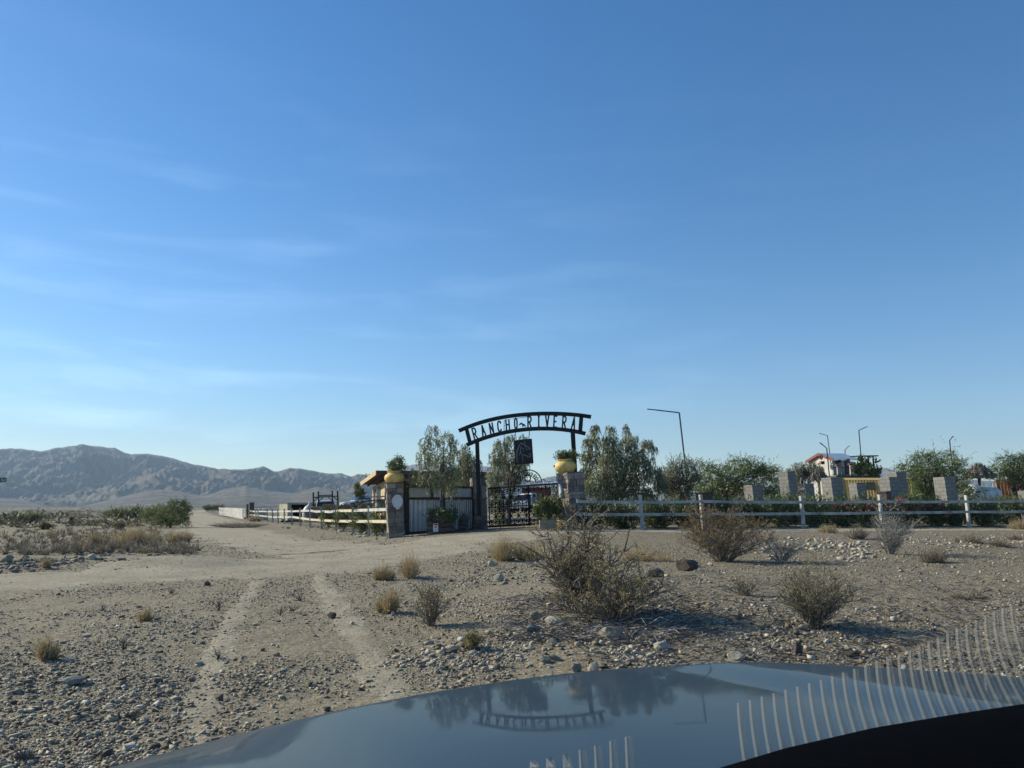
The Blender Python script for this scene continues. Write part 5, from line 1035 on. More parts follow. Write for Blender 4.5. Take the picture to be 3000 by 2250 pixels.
gtree('desert_bush', 'dark green bush at the far start of the dirt track', 620, 1500, [(612, 1490, 16, 6), (640, 1489, 16, 7)], 'leaf_green', 107, .25, .5, .14, .8)
def stake(): p = G(256, 1528); r = thing('stake', 'thin dark wooden stake standing in the left desert', 'stake', p); m = MB(); m.tube([p - Vector((0, 0, .2)), p + Vector((.01, 0, 20 / F * p.y))], .03, 6); m.build('rod', 'dark_wood', r)
stake()
# far scrub on the plain: one mass
def scrub():
    rng = np.random.default_rng(8); n = 5200; Y = 10 ** rng.uniform(math.log10(55), math.log10(1300), n); X = rng.uniform(-.95, .95, n) * Y
    keep = ~((X > -.36 * Y) & (X < .2 * Y) & (Y < 200)) & ~((X > 0) & (Y < 130)); 
    for cx, cy, wd in ROADS: keep &= np.abs(X - np.interp(Y, cy, cx)) > 5 + .01 * Y
    keep &= fbm(X * .02, Y * .02, 3) > -.12
    X, Y = X[keep], Y[keep]; n = len(X); k = 44; s = rng.uniform(.35, 1.0, n) * (1 + (rng.random(n) < .12) * 1.0); B = np.stack([X, Y, gz(X, Y)], 1)
    d = rng.normal(size=(n, k, 3)); d /= np.linalg.norm(d, axis=2, keepdims=True); d[..., 2] = np.abs(d[..., 2]) * .8
    P = B[:, None] + d * s[:, None, None] * rng.uniform(.3, 1, (n, k, 1)) * np.array([1.25, 1.25, .85]); S = np.repeat(s, k)
    V, Fq = leaf_quads(P.reshape(-1, 3), d.reshape(-1, 3) + rng.normal(size=(n * k, 3)) * .4, .3 * S, .12 * S, rng)
    o = link_mesh('scrub', V, Fq, MATS['scrub_leaf']); tag(o, 'low olive desert scrub dotting the far plain', 'scrub', None, 'stuff')
scrub()
# low dry grass between the bushes of the left field
def field_grass():
    rng = np.random.default_rng(18); P, px, py = scatter_px(900, -500, 640, 1506, 1625, rng=rng); keep = (P[:, 0] < -5.5) & (fbm(P[:, 0] * .12, P[:, 1] * .12, 3) > -.06)
    for cx, cy, wd in ROADS[:2]:
        dmin = np.min(np.hypot(P[:, None, 0] - cx[None, ::4], P[:, None, 1] - cy[None, ::4]), 1); keep &= dmin > 3.8
    P = P[keep]; n = len(P); k = 34; s = rng.uniform(.12, .34, n); d = rng.normal(size=(n, k, 3)); d /= np.linalg.norm(d, axis=2, keepdims=True); d[..., 2] = np.abs(d[..., 2]) + .25
    Q = P[:, None] + d * s[:, None, None] * rng.uniform(.1, .9, (n, k, 1)); V, Fq = leaf_quads(Q.reshape(-1, 3), d.reshape(-1, 3), .9 * np.repeat(s, k), .09 * np.repeat(s, k) + .012, rng); tag(link_mesh('dry_grass', V, Fq, MATS['dry_grey']), 'sparse low dry grass on the left field', 'grass', None, 'stuff')
field_grass()
# creosote and dry brush
def creosote(name, label, px, py, top, half_l, half_r, seed, nst=26, leafy=1.0, lm='leaf_creosote', bark='twig_mid', thick=1.0, group='wiry desert bushes', flat=1.0, ll=.034, sprawl=.42):
    rng = np.random.default_rng(seed); b = G(px, py); q = b.y / F; h = (py - top) * q; wl, wr = half_l * q, half_r * q
    root = thing(name, label, 'bush', b, group); m = MB(); LP_, LD = [], []
    for s in range(nst):
        a = rng.uniform(0, 2 * math.pi); rr = rng.uniform(.1, 1) ** (.7 if sprawl < .5 else .5); ux, uy = math.cos(a) * rr, math.sin(a) * rr; ex = (wr if ux > 0 else wl) * ux; ey = (wl + wr) / 2 * uy * .9
        ez = h * (1 - sprawl * rr * rr) * rng.uniform(.55, 1.05) * flat; e = b + Vector((ex, ey, max(.08, ez))); st = b + Vector((ex * .08 + rng.normal() * .03, ey * .08 + rng.normal() * .03, -.04))
        n = 6; pts = []
        for i in range(n + 1):
            t = i / n; p = st.lerp(e, t); p.x -= ex * .25 * math.sin(t * math.pi) * .6; p.y -= ey * .25 * math.sin(t * math.pi) * .6; p += Vector(rng.normal(size=3)) * .028 * h * (t > 0); pts.append(p)
        r = .011 * thick * rng.uniform(.6, 1.3) * (h / 1.2) ** .5; m.tube(pts, [r * (1 - .75 * i / n) + .0015 for i in range(n + 1)], 5)
        for i in range(2, n + 1):
            for k in range(int(rng.integers(2, 5))):
                p = pts[i - 1].lerp(pts[i], rng.random()); d = Vector((ex * .4 + rng.normal() * .45 * h, ey * .4 + rng.normal() * .45 * h, abs(rng.normal()) * .5 * h + .12 * h)).normalized() * h * rng.uniform(.10, .26)
                md = p + d * .5 + Vector(rng.normal(size=3)) * .02 * h; en = p + d; m.tube([p, md, en], [r * .4 + .001, r * .3 + .001, .0012], 3)
                for t in range(int(rng.integers(1, 4))):
                    p2 = md.lerp(en, rng.random()); d2 = (d.normalized() + Vector(rng.normal(size=3)) * .6).normalized() * h * rng.uniform(.05, .12); m.tube([p2, p2 + d2], [.0018 + r * .12, .001], 3)
                    nl = int(rng.integers(2, 7) * leafy * (.15 if i < 4 else 1))
                    for j in range(nl): LP_.append(p2 + d2 * rng.uniform(.3, 1.1) + Vector(rng.normal(size=3)) * .018); LD.append(d2.normalized() + Vector(rng.normal(size=3)) * .6)
    m.build('stems', bark, root)
    if LP_: V, Fq = leaf_quads(np.array(LP_), np.array(LD), ll, ll * .5, rng); link_mesh('leaves', V, Fq, MATS[lm], root)
    return root
creosote('creosote_bush', 'largest wiry creosote bush with pale twisted stems before the gate', 1700, 1792, 1458, 155, 165, 201, 27, 2.5, thick=1.7, ll=.024, sprawl=.55)
creosote('creosote_bush', 'sprawling lower creosote bush joined to the largest one on its right', 1800, 1815, 1610, 190, 215, 202, 32, 2.5, thick=1.2, ll=.023, sprawl=.8)
creosote('creosote_bush', 'dense rust-brown creosote bush before the white fence', 2118, 1645, 1462, 135, 160, 203, 60, 2.6, lm='leaf_rust', ll=.032, sprawl=.62)
creosote('creosote_bush', 'upright yellow-green creosote bush near the car hood', 2385, 1838, 1640, 105, 140, 204, 40, 1.7, lm='leaf_olive', ll=.017, sprawl=.6)
creosote('creosote_bush', 'bare spiky brush below the brown pillar, right', 2605, 1622, 1480, 70, 110, 205, 30, .35, bark='twig_pale', thick=1.2)
creosote('creosote_bush', 'small bare wiry bush left of the largest one', 1265, 1832, 1722, 78, 60, 206, 26, .45, lm='leaf_creosote', thick=.8)
creosote('creosote_bush', 'little olive sprig among the stones near the hood', 1388, 1905, 1855, 30, 28, 207, 14, 1.6, lm='leaf_olive', ll=.02)
creosote('creosote_bush', 'half-dead bush with pale sticks right of the rust-brown one', 2290, 1650, 1560, 60, 70, 208, 18, .2, bark='twig_pale')
creosote('creosote_bush', 'low leafless bush lying between the stones right of the largest bush', 2180, 1745, 1690, 60, 70, 209, 16, .2, thick=.9)
# dry tan bushes and tufts
def tuft(name, label, px, py, top, half, seed, mt='dry_grass', n=420, group='dry tan bushes', curl=.25):
    rng = np.random.default_rng(seed); b = G(px, py); q = b.y / F; h = (py - top) * q; w = half * q
    nc = int(rng.integers(4, 8)); cs = rng.normal(size=(nc, 2)) * .38 * w; ck = rng.uniform(.45, 1.05, nc); ck[0] = 1; ci = rng.integers(0, nc, n); kk = ck[ci]
    a = rng.uniform(0, 2 * math.pi, n); rr = rng.uniform(0, 1, n) ** .6; d = np.stack([np.cos(a) * rr * w * .75 * kk, np.sin(a) * rr * w * .75 * kk, kk * h * (1 - .5 * rr ** 2) * rng.uniform(.4, 1.08, n)], 1)
    s0 = np.array(b) + np.concatenate([cs[ci], np.zeros((n, 1))], 1) + np.stack([d[:, 0], d[:, 1], 0 * a], 1) * .25; P1 = s0 + d * .55 + rng.normal(size=(n, 3)) * .03 * h; P2 = s0 + d + rng.normal(size=(n, 3)) * curl * .35 * h; wd = max(.0045, .55 * q); wd = wd * rng.uniform(.6, 1.3, (n, 1))
    sd_ = np.cross(d, rng.normal(size=(n, 3))); sd_ /= np.linalg.norm(sd_, axis=1, keepdims=True) + 1e-9
    V = np.stack([s0 - sd_ * wd, s0 + sd_ * wd, P1 + sd_ * wd * .8, P1 - sd_ * wd * .8, P2 + sd_ * wd * .3, P2 - sd_ * wd * .3], 1).reshape(-1, 3); i = 6 * np.arange(n)[:, None]
    Fq = np.concatenate([i + np.array([[0, 1, 2, 3]]), i + np.array([[3, 2, 4, 5]])])
    k = n * 3; tt = rng.uniform(.35, 1.1, (k, 1)); j = rng.integers(0, n, k); Q = s0[j] + d[j] * tt + rng.normal(size=(k, 3)) * .07 * h; V2, F2 = leaf_quads(Q, d[j] + rng.normal(size=(k, 3)) * .5 * h, h * .14, wd[j, 0] * 1.6, rng)
    o = link_mesh(name, np.concatenate([V, V2]), np.concatenate([Fq, F2 + len(V)]), MATS[mt]); tag(o, label, 'bush' if 'bush' in name else 'grass', group); return o
for args in [('dry_bush', 'wide golden dry bush below the big green one', 425, 1596, 1536, 62, 301, 'dry_grass', 700), ('dry_bush', 'round orange-tan bush right of the wide golden one', 526, 1588, 1546, 28, 302, 'dry_grass', 420), ('dry_bush', 'pale golden bush in the middle of the left stones', 283, 1604, 1556, 26, 303, 'dry_grass', 360), ('dry_bush', 'wispy tan bush left of the middle golden bush', 222, 1612, 1576, 32, 304, 'dry_grass', 260),
             ('dry_bush', 'low tan bush spreading right of the middle golden bush', 330, 1608, 1578, 32, 305, 'dry_grass', 260), ('dry_bush', 'pale wispy bush near the left edge', 88, 1630, 1592, 28, 306, 'dry_grey', 240), ('dry_bush', 'grey wispy bush right of the left-edge one', 122, 1632, 1598, 22, 307, 'dry_grey', 200), ('dry_bush', 'tan bush straddling the stony ridge on the left', 134, 1664, 1628, 20, 308, 'dry_grass', 200), ('dry_bush', 'small tan bush under the wide golden bush', 430, 1620, 1598, 24, 309, 'dry_grass', 180),
             ('dry_bush', 'thin grey bush between left tufts', 182, 1622, 1590, 20, 310, 'dry_grey', 160), ('dry_bush', 'small tan bush far left by the stones', 142, 1570, 1550, 18, 311, 'dry_grass', 150), ('dry_bush', 'tan grass under the dark pillars at the far fence end', 742, 1528, 1504, 22, 312, 'dry_grass', 260), ('dry_bush', 'low brown grass along the dirt track verge', 700, 1545, 1528, 70, 313, 'dry_grey', 500),
             ('dry_bush', 'golden dry bush on the road edge before the gate', 1475, 1642, 1566, 52, 314, 'dry_grass', 620), ('dry_bush', 'small golden bush tucked behind the largest creosote', 1560, 1640, 1580, 40, 315, 'dry_grass', 350), ('dry_bush', 'tan tuft at the near edge of the dirt road, right one', 1196, 1692, 1622, 40, 316, 'dry_grass', 460), ('dry_bush', 'tan tuft at the near edge of the dirt road, left one', 1122, 1700, 1642, 36, 317, 'dry_grass', 360), ('dry_bush', 'pale grass tuft left of the small bare wiry bush', 1135, 1796, 1712, 32, 318, 'dry_grass', 320),
             ('dry_bush', 'small brown tuft alone in the left foreground gravel', 140, 1930, 1858, 32, 319, 'dry_grass', 300), ('dry_bush', 'little olive tuft in the middle of the left gravel', 420, 1822, 1780, 26, 320, 'dry_grass', 180), ('dry_bush', 'bright tan tuft in front of the ranch fence', 2432, 1562, 1536, 26, 321, 'dry_grass', 300), ('dry_bush', 'grey round tuft right of the bright tan one', 2510, 1578, 1540, 30, 322, 'dry_grey', 320), ('dry_bush', 'upright pale grass clump on the right', 2745, 1650, 1592, 40, 323, 'dry_grey', 420),
             ('dry_bush', 'flat dark tuft alone on the right slope', 2832, 1756, 1728, 34, 324, 'dry_grey', 260), ('dry_bush', 'grey tuft below the last white post', 2850, 1592, 1560, 34, 325, 'dry_grey', 300), ('dry_bush', 'grey tuft right of the last white post', 2925, 1600, 1572, 40, 326, 'dry_grey', 300), ('dry_bush', 'tan tuft at the right edge by the fence', 2992, 1552, 1518, 28, 327, 'dry_grass', 300), ('dry_bush', 'low grey tuft among the stones of the right bank', 2290, 1612, 1588, 26, 328, 'dry_grey', 200), ('dry_bush', 'golden undergrowth right of the largest creosote', 1890, 1640, 1590, 70, 329, 'dry_grass', 420), ('dry_bush', 'grey tuft at the right edge below the fence', 2975, 1582, 1562, 26, 330, 'dry_grey', 200)]: tuft(*args)
rng = np.random.default_rng(77); m = MB()      # sparse bare weeds in the left gravel
wd_ = [(640, 1775, 40), (880, 1760, 40), (500, 1740, 30), (820, 1800, 28), (360, 1905, 46), (640, 1930, 40), (70, 2225, 60), (390, 2110, 46), (640, 1790, 30), (2450, 1700, 24), (300, 1790, 26), (860, 1790, 34)]
for i, (x, y, hpx) in enumerate(wd_):
    b = G(x, y); h = hpx / F * b.y; m = MB()
    for k in range(14): d = Vector((rng.normal() * .6, rng.normal() * .6, rng.uniform(.4, 1))).normalized() * h * rng.uniform(.6, 1.1); p = b + d * .5 + Vector(rng.normal(size=3)) * .05 * h; m.tube([b, p, b + d], [.004, .0028, .0015], 3); m.tube([p, p + Vector(rng.normal(size=3)).normalized() * h * .3], [.0025, .001], 3)
    PL = ['on the road edge above the middle gravel', 'at the road edge below the tan tufts', 'near the road, left of centre', 'right of the little olive tuft', 'beside a pale stone in the left gravel', 'left of centre in the near gravel', 'in the bottom left corner', 'low in the left foreground', 'in the gravel below the dark road rock', 'between the right-hand bushes', 'in the gravel below the left road', 'below the tuft row by the road']
    tag(m.build('bare_weed', 'twig_dark'), 'thin leafless weed ' + PL[i], 'weed', 'bare weeds in the gravel')

# ------------------------------------------------------------------ stones
def on_road(P, k=1.0):
    r = np.zeros(len(P), bool)
    for cx, cy, wd in ROADS:
        d = np.full(len(P), 1e9)
        for i in range(0, len(cx), 6): d = np.minimum(d, np.hypot(P[:, 0] - cx[i], P[:, 1] - cy[i]) - wd[i] * .5 * k)
        r |= d < 0
    return r
def gravel(name, label, n, box, med, sig, mt, minpx, seed, clump=0., road_keep=.08, sink=.15, cap=.045):
    rng = np.random.default_rng(seed); P, px, py = scatter_px(n, *box, rng=rng); s = np.exp(rng.normal(math.log(med), sig, n)); s = np.maximum(s, minpx * P[:, 1] / F)
    keep = rng.random(n) < np.clip(.55 + clump * 2.2 * fbm(P[:, 0] * .7, P[:, 1] * .7, 3), .05, 1)
    r = on_road(P, .8); keep &= ~r | (rng.random(n) < road_keep); P, s = P[keep], np.minimum(s[keep], np.maximum(cap, 3 * P[keep][:, 1] / F)); P[:, 2] += s * (.35 - sink)
    V, Fq = chips_mesh(P, s, rng); o = link_mesh(name, V, Fq, MATS[mt]); tag(o, label, 'gravel', None, 'stuff')
mat('gravel_pale', (.42, .38, .30), .95, 0, .3, 6., island=.3)
mat('gravel_brown', (.20, .16, .115), .95, 0, .3, 6., island=.4)
gravel('gravel', 'grey angular gravel covering the left foreground', 60000, (-500, 1500, 1590, 2300), .0085, .5, 'gravel', 2.2, 401, .8, .6)
gravel('gravel', 'pale chips scattered through the left gravel', 20000, (-500, 1500, 1570, 2300), .011, .55, 'gravel_pale', 2.9, 402, 1.2, .3)
gravel('gravel', 'dark chips scattered through the left gravel', 15000, (-500, 1500, 1570, 2300), .010, .55, 'gravel_brown', 2.9, 403, .9, .5)
gravel('gravel', 'brownish small stones on the right slope', 18000, (1300, 3500, 1590, 2050), .011, .55, 'gravel_brown', 2.0, 404, .8, .08)
gravel('gravel', 'pale small stones on the right slope', 9000, (1250, 3500, 1570, 2050), .014, .55, 'gravel_pale', 2.6, 405, 1.4, .08)
gravel('rubble', 'mixed grey rubble strewn over the bank around the bushes', 2600, (1120, 2000, 1640, 1960), .015, .5, 'gravel_pale', 2.5, 421, 1.2, .03, .1, .07)
gravel('rubble', 'mixed rubble strewn along the bank below the ranch fence', 2200, (1900, 3200, 1575, 1720), .016, .5, 'gravel_pale', 2.4, 422, 1.6, .03, .1, .08)
gravel('rubble', 'larger dark stones strewn over the right slope', 1200, (1120, 3100, 1600, 1960), .018, .5, 'gravel_brown', 3.0, 423, 1.0, .03, .1, .06)
gravel('rubble', 'larger grey stones strewn through the left gravel', 2600, (-400, 1200, 1700, 2280), .017, .45, 'gravel', 3.5, 424, 1.6, .03, .1, .05)
def band_rocks(name, label, n, pts, spread, med, mt, seed, sig=.45):
    rng = np.random.default_rng(seed); P = []
    for k in range(n):
        t = rng.uniform(0, len(pts) - 1.001); i = int(t); f = t - i; x = pts[i][0] * (1 - f) + pts[i + 1][0] * f; y = pts[i][1] * (1 - f) + pts[i + 1][1] * f; P.append(G(x + rng.normal() * 20, y + rng.normal() * spread))
    P = np.array(P); s = np.minimum(np.exp(rng.normal(math.log(med), sig, n)), 2.3 * med); P[:, 2] += s * .2; V, Fq = stones_mesh(P, s, rng); tag(link_mesh(name, V, Fq, MATS[mt]), label, 'stones', None, 'stuff')
band_rocks('rubble', 'heaped grey rubble along the left road edge', 520, [(-60, 1668), (60, 1655), (180, 1640), (300, 1622), (420, 1612), (560, 1606)], 10, .042, 'rock_grey', 411, .6)
band_rocks('rubble', 'scattered rubble beyond the left tufts', 130, [(-40, 1560), (100, 1556), (220, 1546), (330, 1548), (400, 1545)], 7, .05, 'rock_grey', 412, .6)
band_rocks('rubble', 'stone rubble on the bank before the largest creosote', 420, [(1330, 1690), (1460, 1670), (1560, 1680), (1680, 1660), (1700, 1720)], 24, .026, 'rock_grey', 413, .6)
band_rocks('rubble', 'pale rubble on the bank right of the rust-brown bush', 420, [(2230, 1620), (2330, 1600), (2440, 1600), (2540, 1612), (2500, 1630)], 13, .042, 'rock_pale', 414, .6)
band_rocks('rubble', 'rounded pale stones below the largest creosote, near the hood', 380, [(1330, 1950), (1480, 1920), (1560, 1860), (1720, 1880), (1850, 1900), (1960, 1930), (1700, 1940)], 30, .017, 'rock_pale', 415, .65)
band_rocks('rubble', 'loose stones at the foot of the left fence', 120, [(850, 1545), (930, 1550), (1020, 1558), (1090, 1568), (1135, 1572)], 4, .06, 'rock_pale', 416, .6)
band_rocks('rubble', 'grey stones along the lane at the right fence', 200, [(2650, 1580), (2800, 1600), (3000, 1575)], 12, .035, 'rock_pale', 417, .6)
ICO2 = None
def rock(label, px, py, w, hgt, mt, seed):
    b = G(px, py); q = b.y / F; rng = np.random.default_rng(seed); bm = __import__('bmesh').new(); __import__('bmesh').ops.create_icosphere(bm, subdivisions=2, radius=1)
    V = np.array([v.co[:] for v in bm.verts]); Fc = [[v.index for v in f.verts] for f in bm.faces]; bm.free()
    for k in range(9):
        n = rng.normal(size=3); n /= np.linalg.norm(n); d = rng.uniform(.45, .8); pr = V @ n; V = V - np.clip(pr - d, 0, None)[:, None] * n * .85
    V *= 1 + .06 * rng.normal(size=(len(V), 1)); V = V * np.array([w / 2, w / 2 * .8, hgt * .62]) * q * 1.25 + np.array(b) + np.array([0, 0, hgt * .36 * q]); tag(link_mesh('rock', V, Fc, MATS[mt]), label, 'rock', 'single larger rocks')
for args in [('dark brown boulder left of the rust-brown bush', 2014, 1672, 58, 34, 'rock_brown', 1), ('second dark boulder, half hidden right of the largest bush', 1925, 1690, 46, 24, 'rock_brown', 2), ('pale squarish rock at the road edge before the gate', 1440, 1658, 20, 16, 'rock_pale', 3), ('grey-white angular rock on the bank left of the largest bush', 1458, 1702, 30, 22, 'rock_pale', 4), ('upright grey rock at the foot of the largest bush', 1566, 1824, 28, 30, 'rock_grey', 5), ('green-grey pointed rock below the upright grey one', 1558, 1850, 34, 24, 'rock_green', 6),
             ('broad pale rock under the branches of the largest bush', 1620, 1832, 50, 22, 'rock_pale', 7), ('long white stone left of the olive sprig', 1326, 1906, 34, 14, 'rock_pale', 8), ('small white stone under the olive sprig', 1386, 1920, 24, 13, 'rock_pale', 9), ('rounded tan stone below the sprawling bush', 1616, 1892, 26, 20, 'rock_pale', 10), ('pale round boulder at the hood edge, right of two', 1738, 1966, 34, 26, 'rock_pale', 11), ('greenish boulder at the hood edge, left of two', 1690, 1968, 28, 22, 'rock_green', 12), ('tan rounded rock in the near stones', 1628, 1936, 30, 18, 'rock_grey', 13),
             ('pair-topped grey stone in the near stones', 1600, 1942, 32, 18, 'rock_green', 14), ('large flat grey rock below the largest bush', 1790, 1868, 70, 30, 'rock_grey', 15), ('whitish boulder right of the near stones', 1934, 1900, 46, 20, 'rock_pale', 16), ('round tan boulder near the right of the near stones', 1874, 1886, 28, 18, 'rock_grey', 17), ('white stone pile by the hood bulge', 2160, 1928, 50, 20, 'rock_pale', 18), ('pointed brown stone standing at the hood edge', 2336, 1918, 26, 34, 'rock_brown', 19), ('flat brown block at the hood edge', 2500, 1924, 40, 16, 'rock_brown', 20),
             ('big dark stone at the left edge by the road', 20, 1650, 34, 22, 'rock_grey', 21), ('whitish stone on the left rubble ridge', 266, 1640, 26, 16, 'rock_pale', 22), ('dark stone left of the whitish ridge stone', 152, 1656, 22, 14, 'rock_grey', 23), ('flat green-grey slab in the near left gravel', 215, 2000, 58, 24, 'rock_green', 24), ('dark lone stone at the edge of the pale road', 608, 1716, 17, 11, 'rock_brown', 25), ('dark stone in the gravel below the tan tufts', 976, 1808, 26, 13, 'rock_brown', 26), ('dark flat stone low in the middle gravel', 810, 1922, 24, 12, 'rock_grey', 27), ('dark wedge stone in the left gravel', 455, 1932, 30, 12, 'rock_grey', 28),
             ('pale flat stone left of the little olive tuft', 250, 1864, 34, 9, 'rock_pale', 29), ('long pale stone near the small brown tuft', 200, 1936, 34, 9, 'rock_pale', 30), ('pale stone beside the yellow-green bush', 2352, 1844, 28, 16, 'rock_pale', 31), ('white stone under the rust-brown bush', 2082, 1658, 18, 11, 'rock_pale', 32)]: rock(*args)
# dead sticks lying under the bushes
rng = np.random.default_rng(55)
def sticks(label, n, box, mt, seed, lo=.05, hi=.22):
    rng = np.random.default_rng(seed); P, px, py = scatter_px(n, *box, rng=rng); m = MB()
    for p in P:
        a = rng.normal() * .5 + (math.pi if rng.random() < .5 else 0); l = rng.uniform(lo, hi); d = Vector((math.cos(a), math.sin(a), rng.normal() * .12)) * l; k = Vector(rng.normal(size=3)) * l * .15; p = Vector(p) + Vector((0, 0, .012)); r = rng.uniform(.0025, .007); m.tube([p, p + d * .5 + Vector((k.x, k.y, abs(k.z))), p + d], [r, r * .8, r * .4], 4)
    tag(m.build('twig_litter', mt), label, 'twigs', None, 'stuff')
sticks('pale dead sticks lying on the right slope', 900, (1750, 3100, 1660, 1960), 'twig_pale', 56)
sticks('dark dead sticks lying on the right slope', 1000, (1700, 3100, 1640, 1960), 'twig_dark', 57)
sticks('tangle of pale dead branches at the foot of the largest creosote', 480, (1480, 2000, 1745, 1880), 'twig_pale', 58, .1, .4)
sticks('tangle of dark dead branches at the foot of the largest creosote', 420, (1500, 2040, 1745, 1890), 'twig_dark', 59, .1, .45)

# ------------------------------------------------------------------ the car we look out of
car = thing('car', 'dark blue-grey car whose glossy hood fills the bottom edge', 'car', (.55, .6, 0))
ZE = 1.05
def plane_hit(px, py, z): dx, dy, dz = ray(px, py); t = (z - H) / dz; return float(dx * t), float(dy * t)
EDG = [(40, 2330), (250, 2262), (420, 2218), (600, 2170), (800, 2115), (1000, 2070), (1230, 2025), (1500, 1985), (1700, 1962), (1860, 1950), (2050, 1945), (2200, 1945), (2400, 1952), (2600, 1964), (2800, 1976), (3000, 1992), (3250, 2015), (3600, 2060)]
E = np.array([plane_hit(x, y, ZE) for x, y in EDG]); sE = np.linspace(0, len(E) - 1, 360)
ex, ey = np.interp(sE, np.arange(len(E)), E[:, 0]), np.interp(sE, np.arange(len(E)), E[:, 1])
ker = np.hanning(31); ker /= ker.sum(); pad = lambda v: np.convolve(np.r_[2 * v[0] - v[15:0:-1], v, 2 * v[-1] - v[-2:-17:-1]], ker, 'valid'); ex, ey = pad(ex), pad(ey)
fan = (.62, -.35)     # hood lines run back towards a point well behind the windscreen
T = np.concatenate([np.linspace(0, .06, 34), np.linspace(.06, .60, 120)[1:]])
X = ex[:, None] + (fan[0] - ex)[:, None] * T; Yh = ey[:, None] + (fan[1] - ey)[:, None] * T; Dd = np.hypot(fan[0] - ex, fan[1] - ey)[:, None] * T
Zh = ZE - .02 + .02 * (1 - np.exp(-Dd / .012)) + .098 * Dd - .014 * Dd ** 2 + (.034 * sst(1000, 400, np.interp(sE, np.arange(len(EDG)), [q[0] for q in EDG])))[:, None] * (1 - np.exp(-Dd / .2))
c0, c1 = np.array(plane_hit(1855, 1945, 1.055)), np.array(plane_hit(2360, 2048, 1.10)); dr_ = (c1 - c0) / np.hypot(*(c1 - c0)); sd2 = (X - c0[0]) * -dr_[1] + (Yh - c0[1]) * dr_[0]
sd2 = sd2 if ((1.2 - c0[0]) * -dr_[1] + (1.6 - c0[1]) * dr_[0]) > 0 else -sd2
Zh = Zh + .014 * sst(-.02, .26, sd2) * sst(0, .10, Dd)
n, k = X.shape; i = np.arange(n - 1)[:, None] * k; j = np.arange(k - 1)[None]; Fq = np.stack([i + j, i + j + 1, i + k + j + 1, i + k + j], -1).reshape(-1, 4)
hood = link_mesh('hood', np.stack([X, Yh, Zh], -1).reshape(-1, 3), Fq, MATS['hood_paint'], car, True)
fr_ = np.stack([ex, ey], 1); nrm = fr_ - np.array([.55, .4]); nrm /= np.linalg.norm(nrm, axis=1, keepdims=True); vs, rows = [], [(0.004, ZE - .022), (.03, ZE - .10), (.05, ZE - .25), (.06, .55), (.02, .38)]
for o_, z in rows: vs.append(np.c_[fr_ + nrm * o_, np.full(n, z)])
V = np.concatenate(vs); i = np.arange(n - 1)[None, :]; j = np.arange(len(rows) - 1)[:, None] * n; Fq = np.stack([j + i, j + i + 1, j + n + i + 1, j + n + i], -1).reshape(-1, 4); link_mesh('front_body', V, Fq, MATS['hood_paint'], car, True)
for x, y in ((-.52, .85), (1.75, 1.25)): m = MB(); m.lathe((x, y, .36), [(.25, -.1), (.35, -.09), (.36, 0), (.35, .09), (.25, .1)], 26, (1, 0, 0)); m.build('wheel', 'rubber', car)
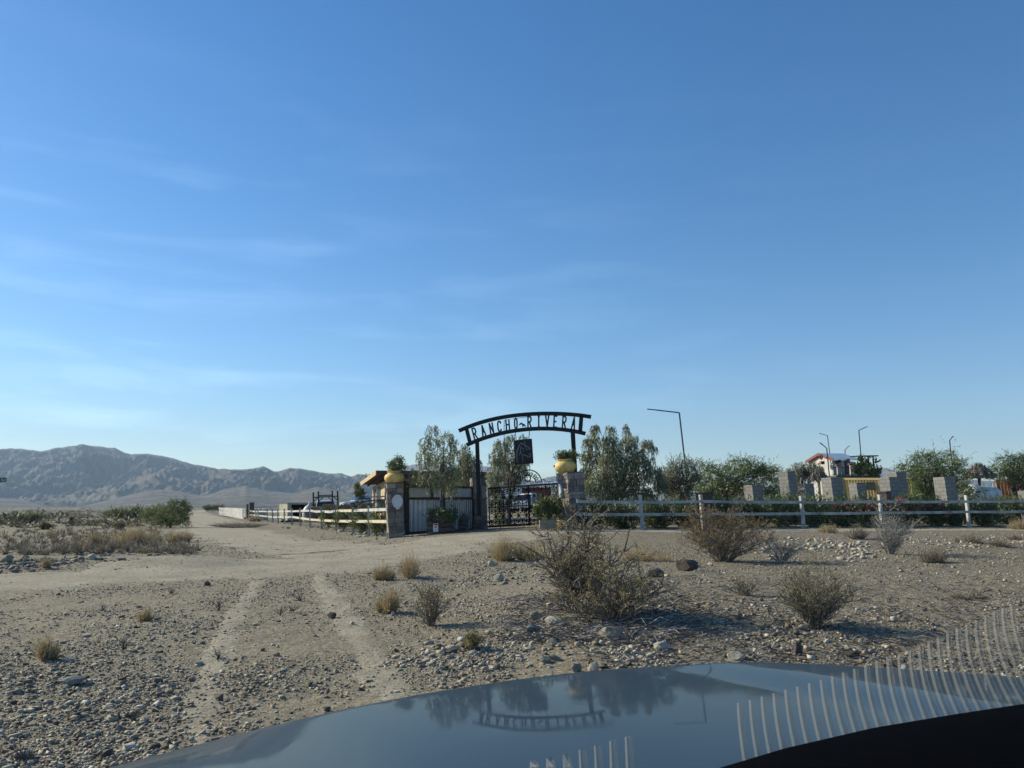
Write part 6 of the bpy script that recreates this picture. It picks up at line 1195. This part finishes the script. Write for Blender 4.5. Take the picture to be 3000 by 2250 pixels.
# dashboard under the windscreen; its vent's reflection in the glass shaped as added strips
DZ = 1.205; DE = [(1300, 2520), (1600, 2420), (1900, 2330), (2000, 2290), (2100, 2252), (2300, 2192), (2560, 2132), (2800, 2092), (3000, 2062), (3300, 2035), (3700, 2020)]
m = MB(); pts = [Vector((*plane_hit(x, y, DZ), DZ)) for x, y in DE]; n = len(pts)
rows = [[p + Vector((0, .02, -.06)) for p in pts], [p + Vector((0, .012, -.012)) for p in pts], pts, [p + Vector((.0, -.10, .004)) for p in pts], [p + Vector((.02, -.30, -.05)) for p in pts], [p + Vector((.02, -.55, -.22)) for p in pts]]
m.add([p for r in rows for p in r], [(r * n + i, r * n + i + 1, (r + 1) * n + i + 1, (r + 1) * n + i) for r in range(len(rows) - 1) for i in range(n - 1)]); dash = m.build('dashboard', 'dash_black', car, True)
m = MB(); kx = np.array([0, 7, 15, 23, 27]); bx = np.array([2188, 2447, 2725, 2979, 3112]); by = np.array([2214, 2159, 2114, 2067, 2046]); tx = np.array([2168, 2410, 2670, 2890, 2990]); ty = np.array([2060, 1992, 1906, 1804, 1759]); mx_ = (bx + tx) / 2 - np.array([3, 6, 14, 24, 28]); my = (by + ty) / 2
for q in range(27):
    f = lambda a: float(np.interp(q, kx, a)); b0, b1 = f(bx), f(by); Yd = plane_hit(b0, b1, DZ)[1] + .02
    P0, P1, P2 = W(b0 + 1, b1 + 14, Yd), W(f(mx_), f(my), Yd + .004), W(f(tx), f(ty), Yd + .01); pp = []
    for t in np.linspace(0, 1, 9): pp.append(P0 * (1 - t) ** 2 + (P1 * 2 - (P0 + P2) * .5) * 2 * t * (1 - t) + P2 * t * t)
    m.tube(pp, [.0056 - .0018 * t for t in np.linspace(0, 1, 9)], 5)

m.build('vent_reflection', 'reflection_grey', dash, True); m = MB()
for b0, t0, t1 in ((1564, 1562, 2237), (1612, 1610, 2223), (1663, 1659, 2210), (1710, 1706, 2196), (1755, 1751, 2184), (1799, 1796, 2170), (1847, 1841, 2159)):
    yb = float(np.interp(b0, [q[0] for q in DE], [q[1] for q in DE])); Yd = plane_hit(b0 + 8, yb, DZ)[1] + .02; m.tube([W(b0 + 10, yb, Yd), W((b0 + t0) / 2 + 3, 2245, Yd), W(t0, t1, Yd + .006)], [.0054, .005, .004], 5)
m.build('vent_reflection', 'reflection_grey', dash, True)

# ------------------------------------------------------------------ air between us and the mountains
hz_ = bpy.data.materials.new('desert_haze'); hz_.use_nodes = True; t = hz_.node_tree; t.nodes.clear(); o = nd(t, 'ShaderNodeOutputMaterial'); v = nd(t, 'ShaderNodeVolumePrincipled'); v.inputs['Color'].default_value = (.58, .78, 1, 1); v.inputs['Density'].default_value = 0.00012; v.inputs['Anisotropy'].default_value = .1; t.links.new(v.outputs[0], o.inputs['Volume'])
m = MB(); m.hexa([(-6500, -6400, -9), (6500, -6400, -9), (6500, 6600, -9), (-6500, 6600, -9)], [(-6500, -6400, 620), (6500, -6400, 620), (6500, 6600, 620), (-6500, 6600, 620)])
MATS['haze'] = hz_; tag(m.build('haze', 'haze'), 'thin blue desert haze', 'haze', None, 'stuff')
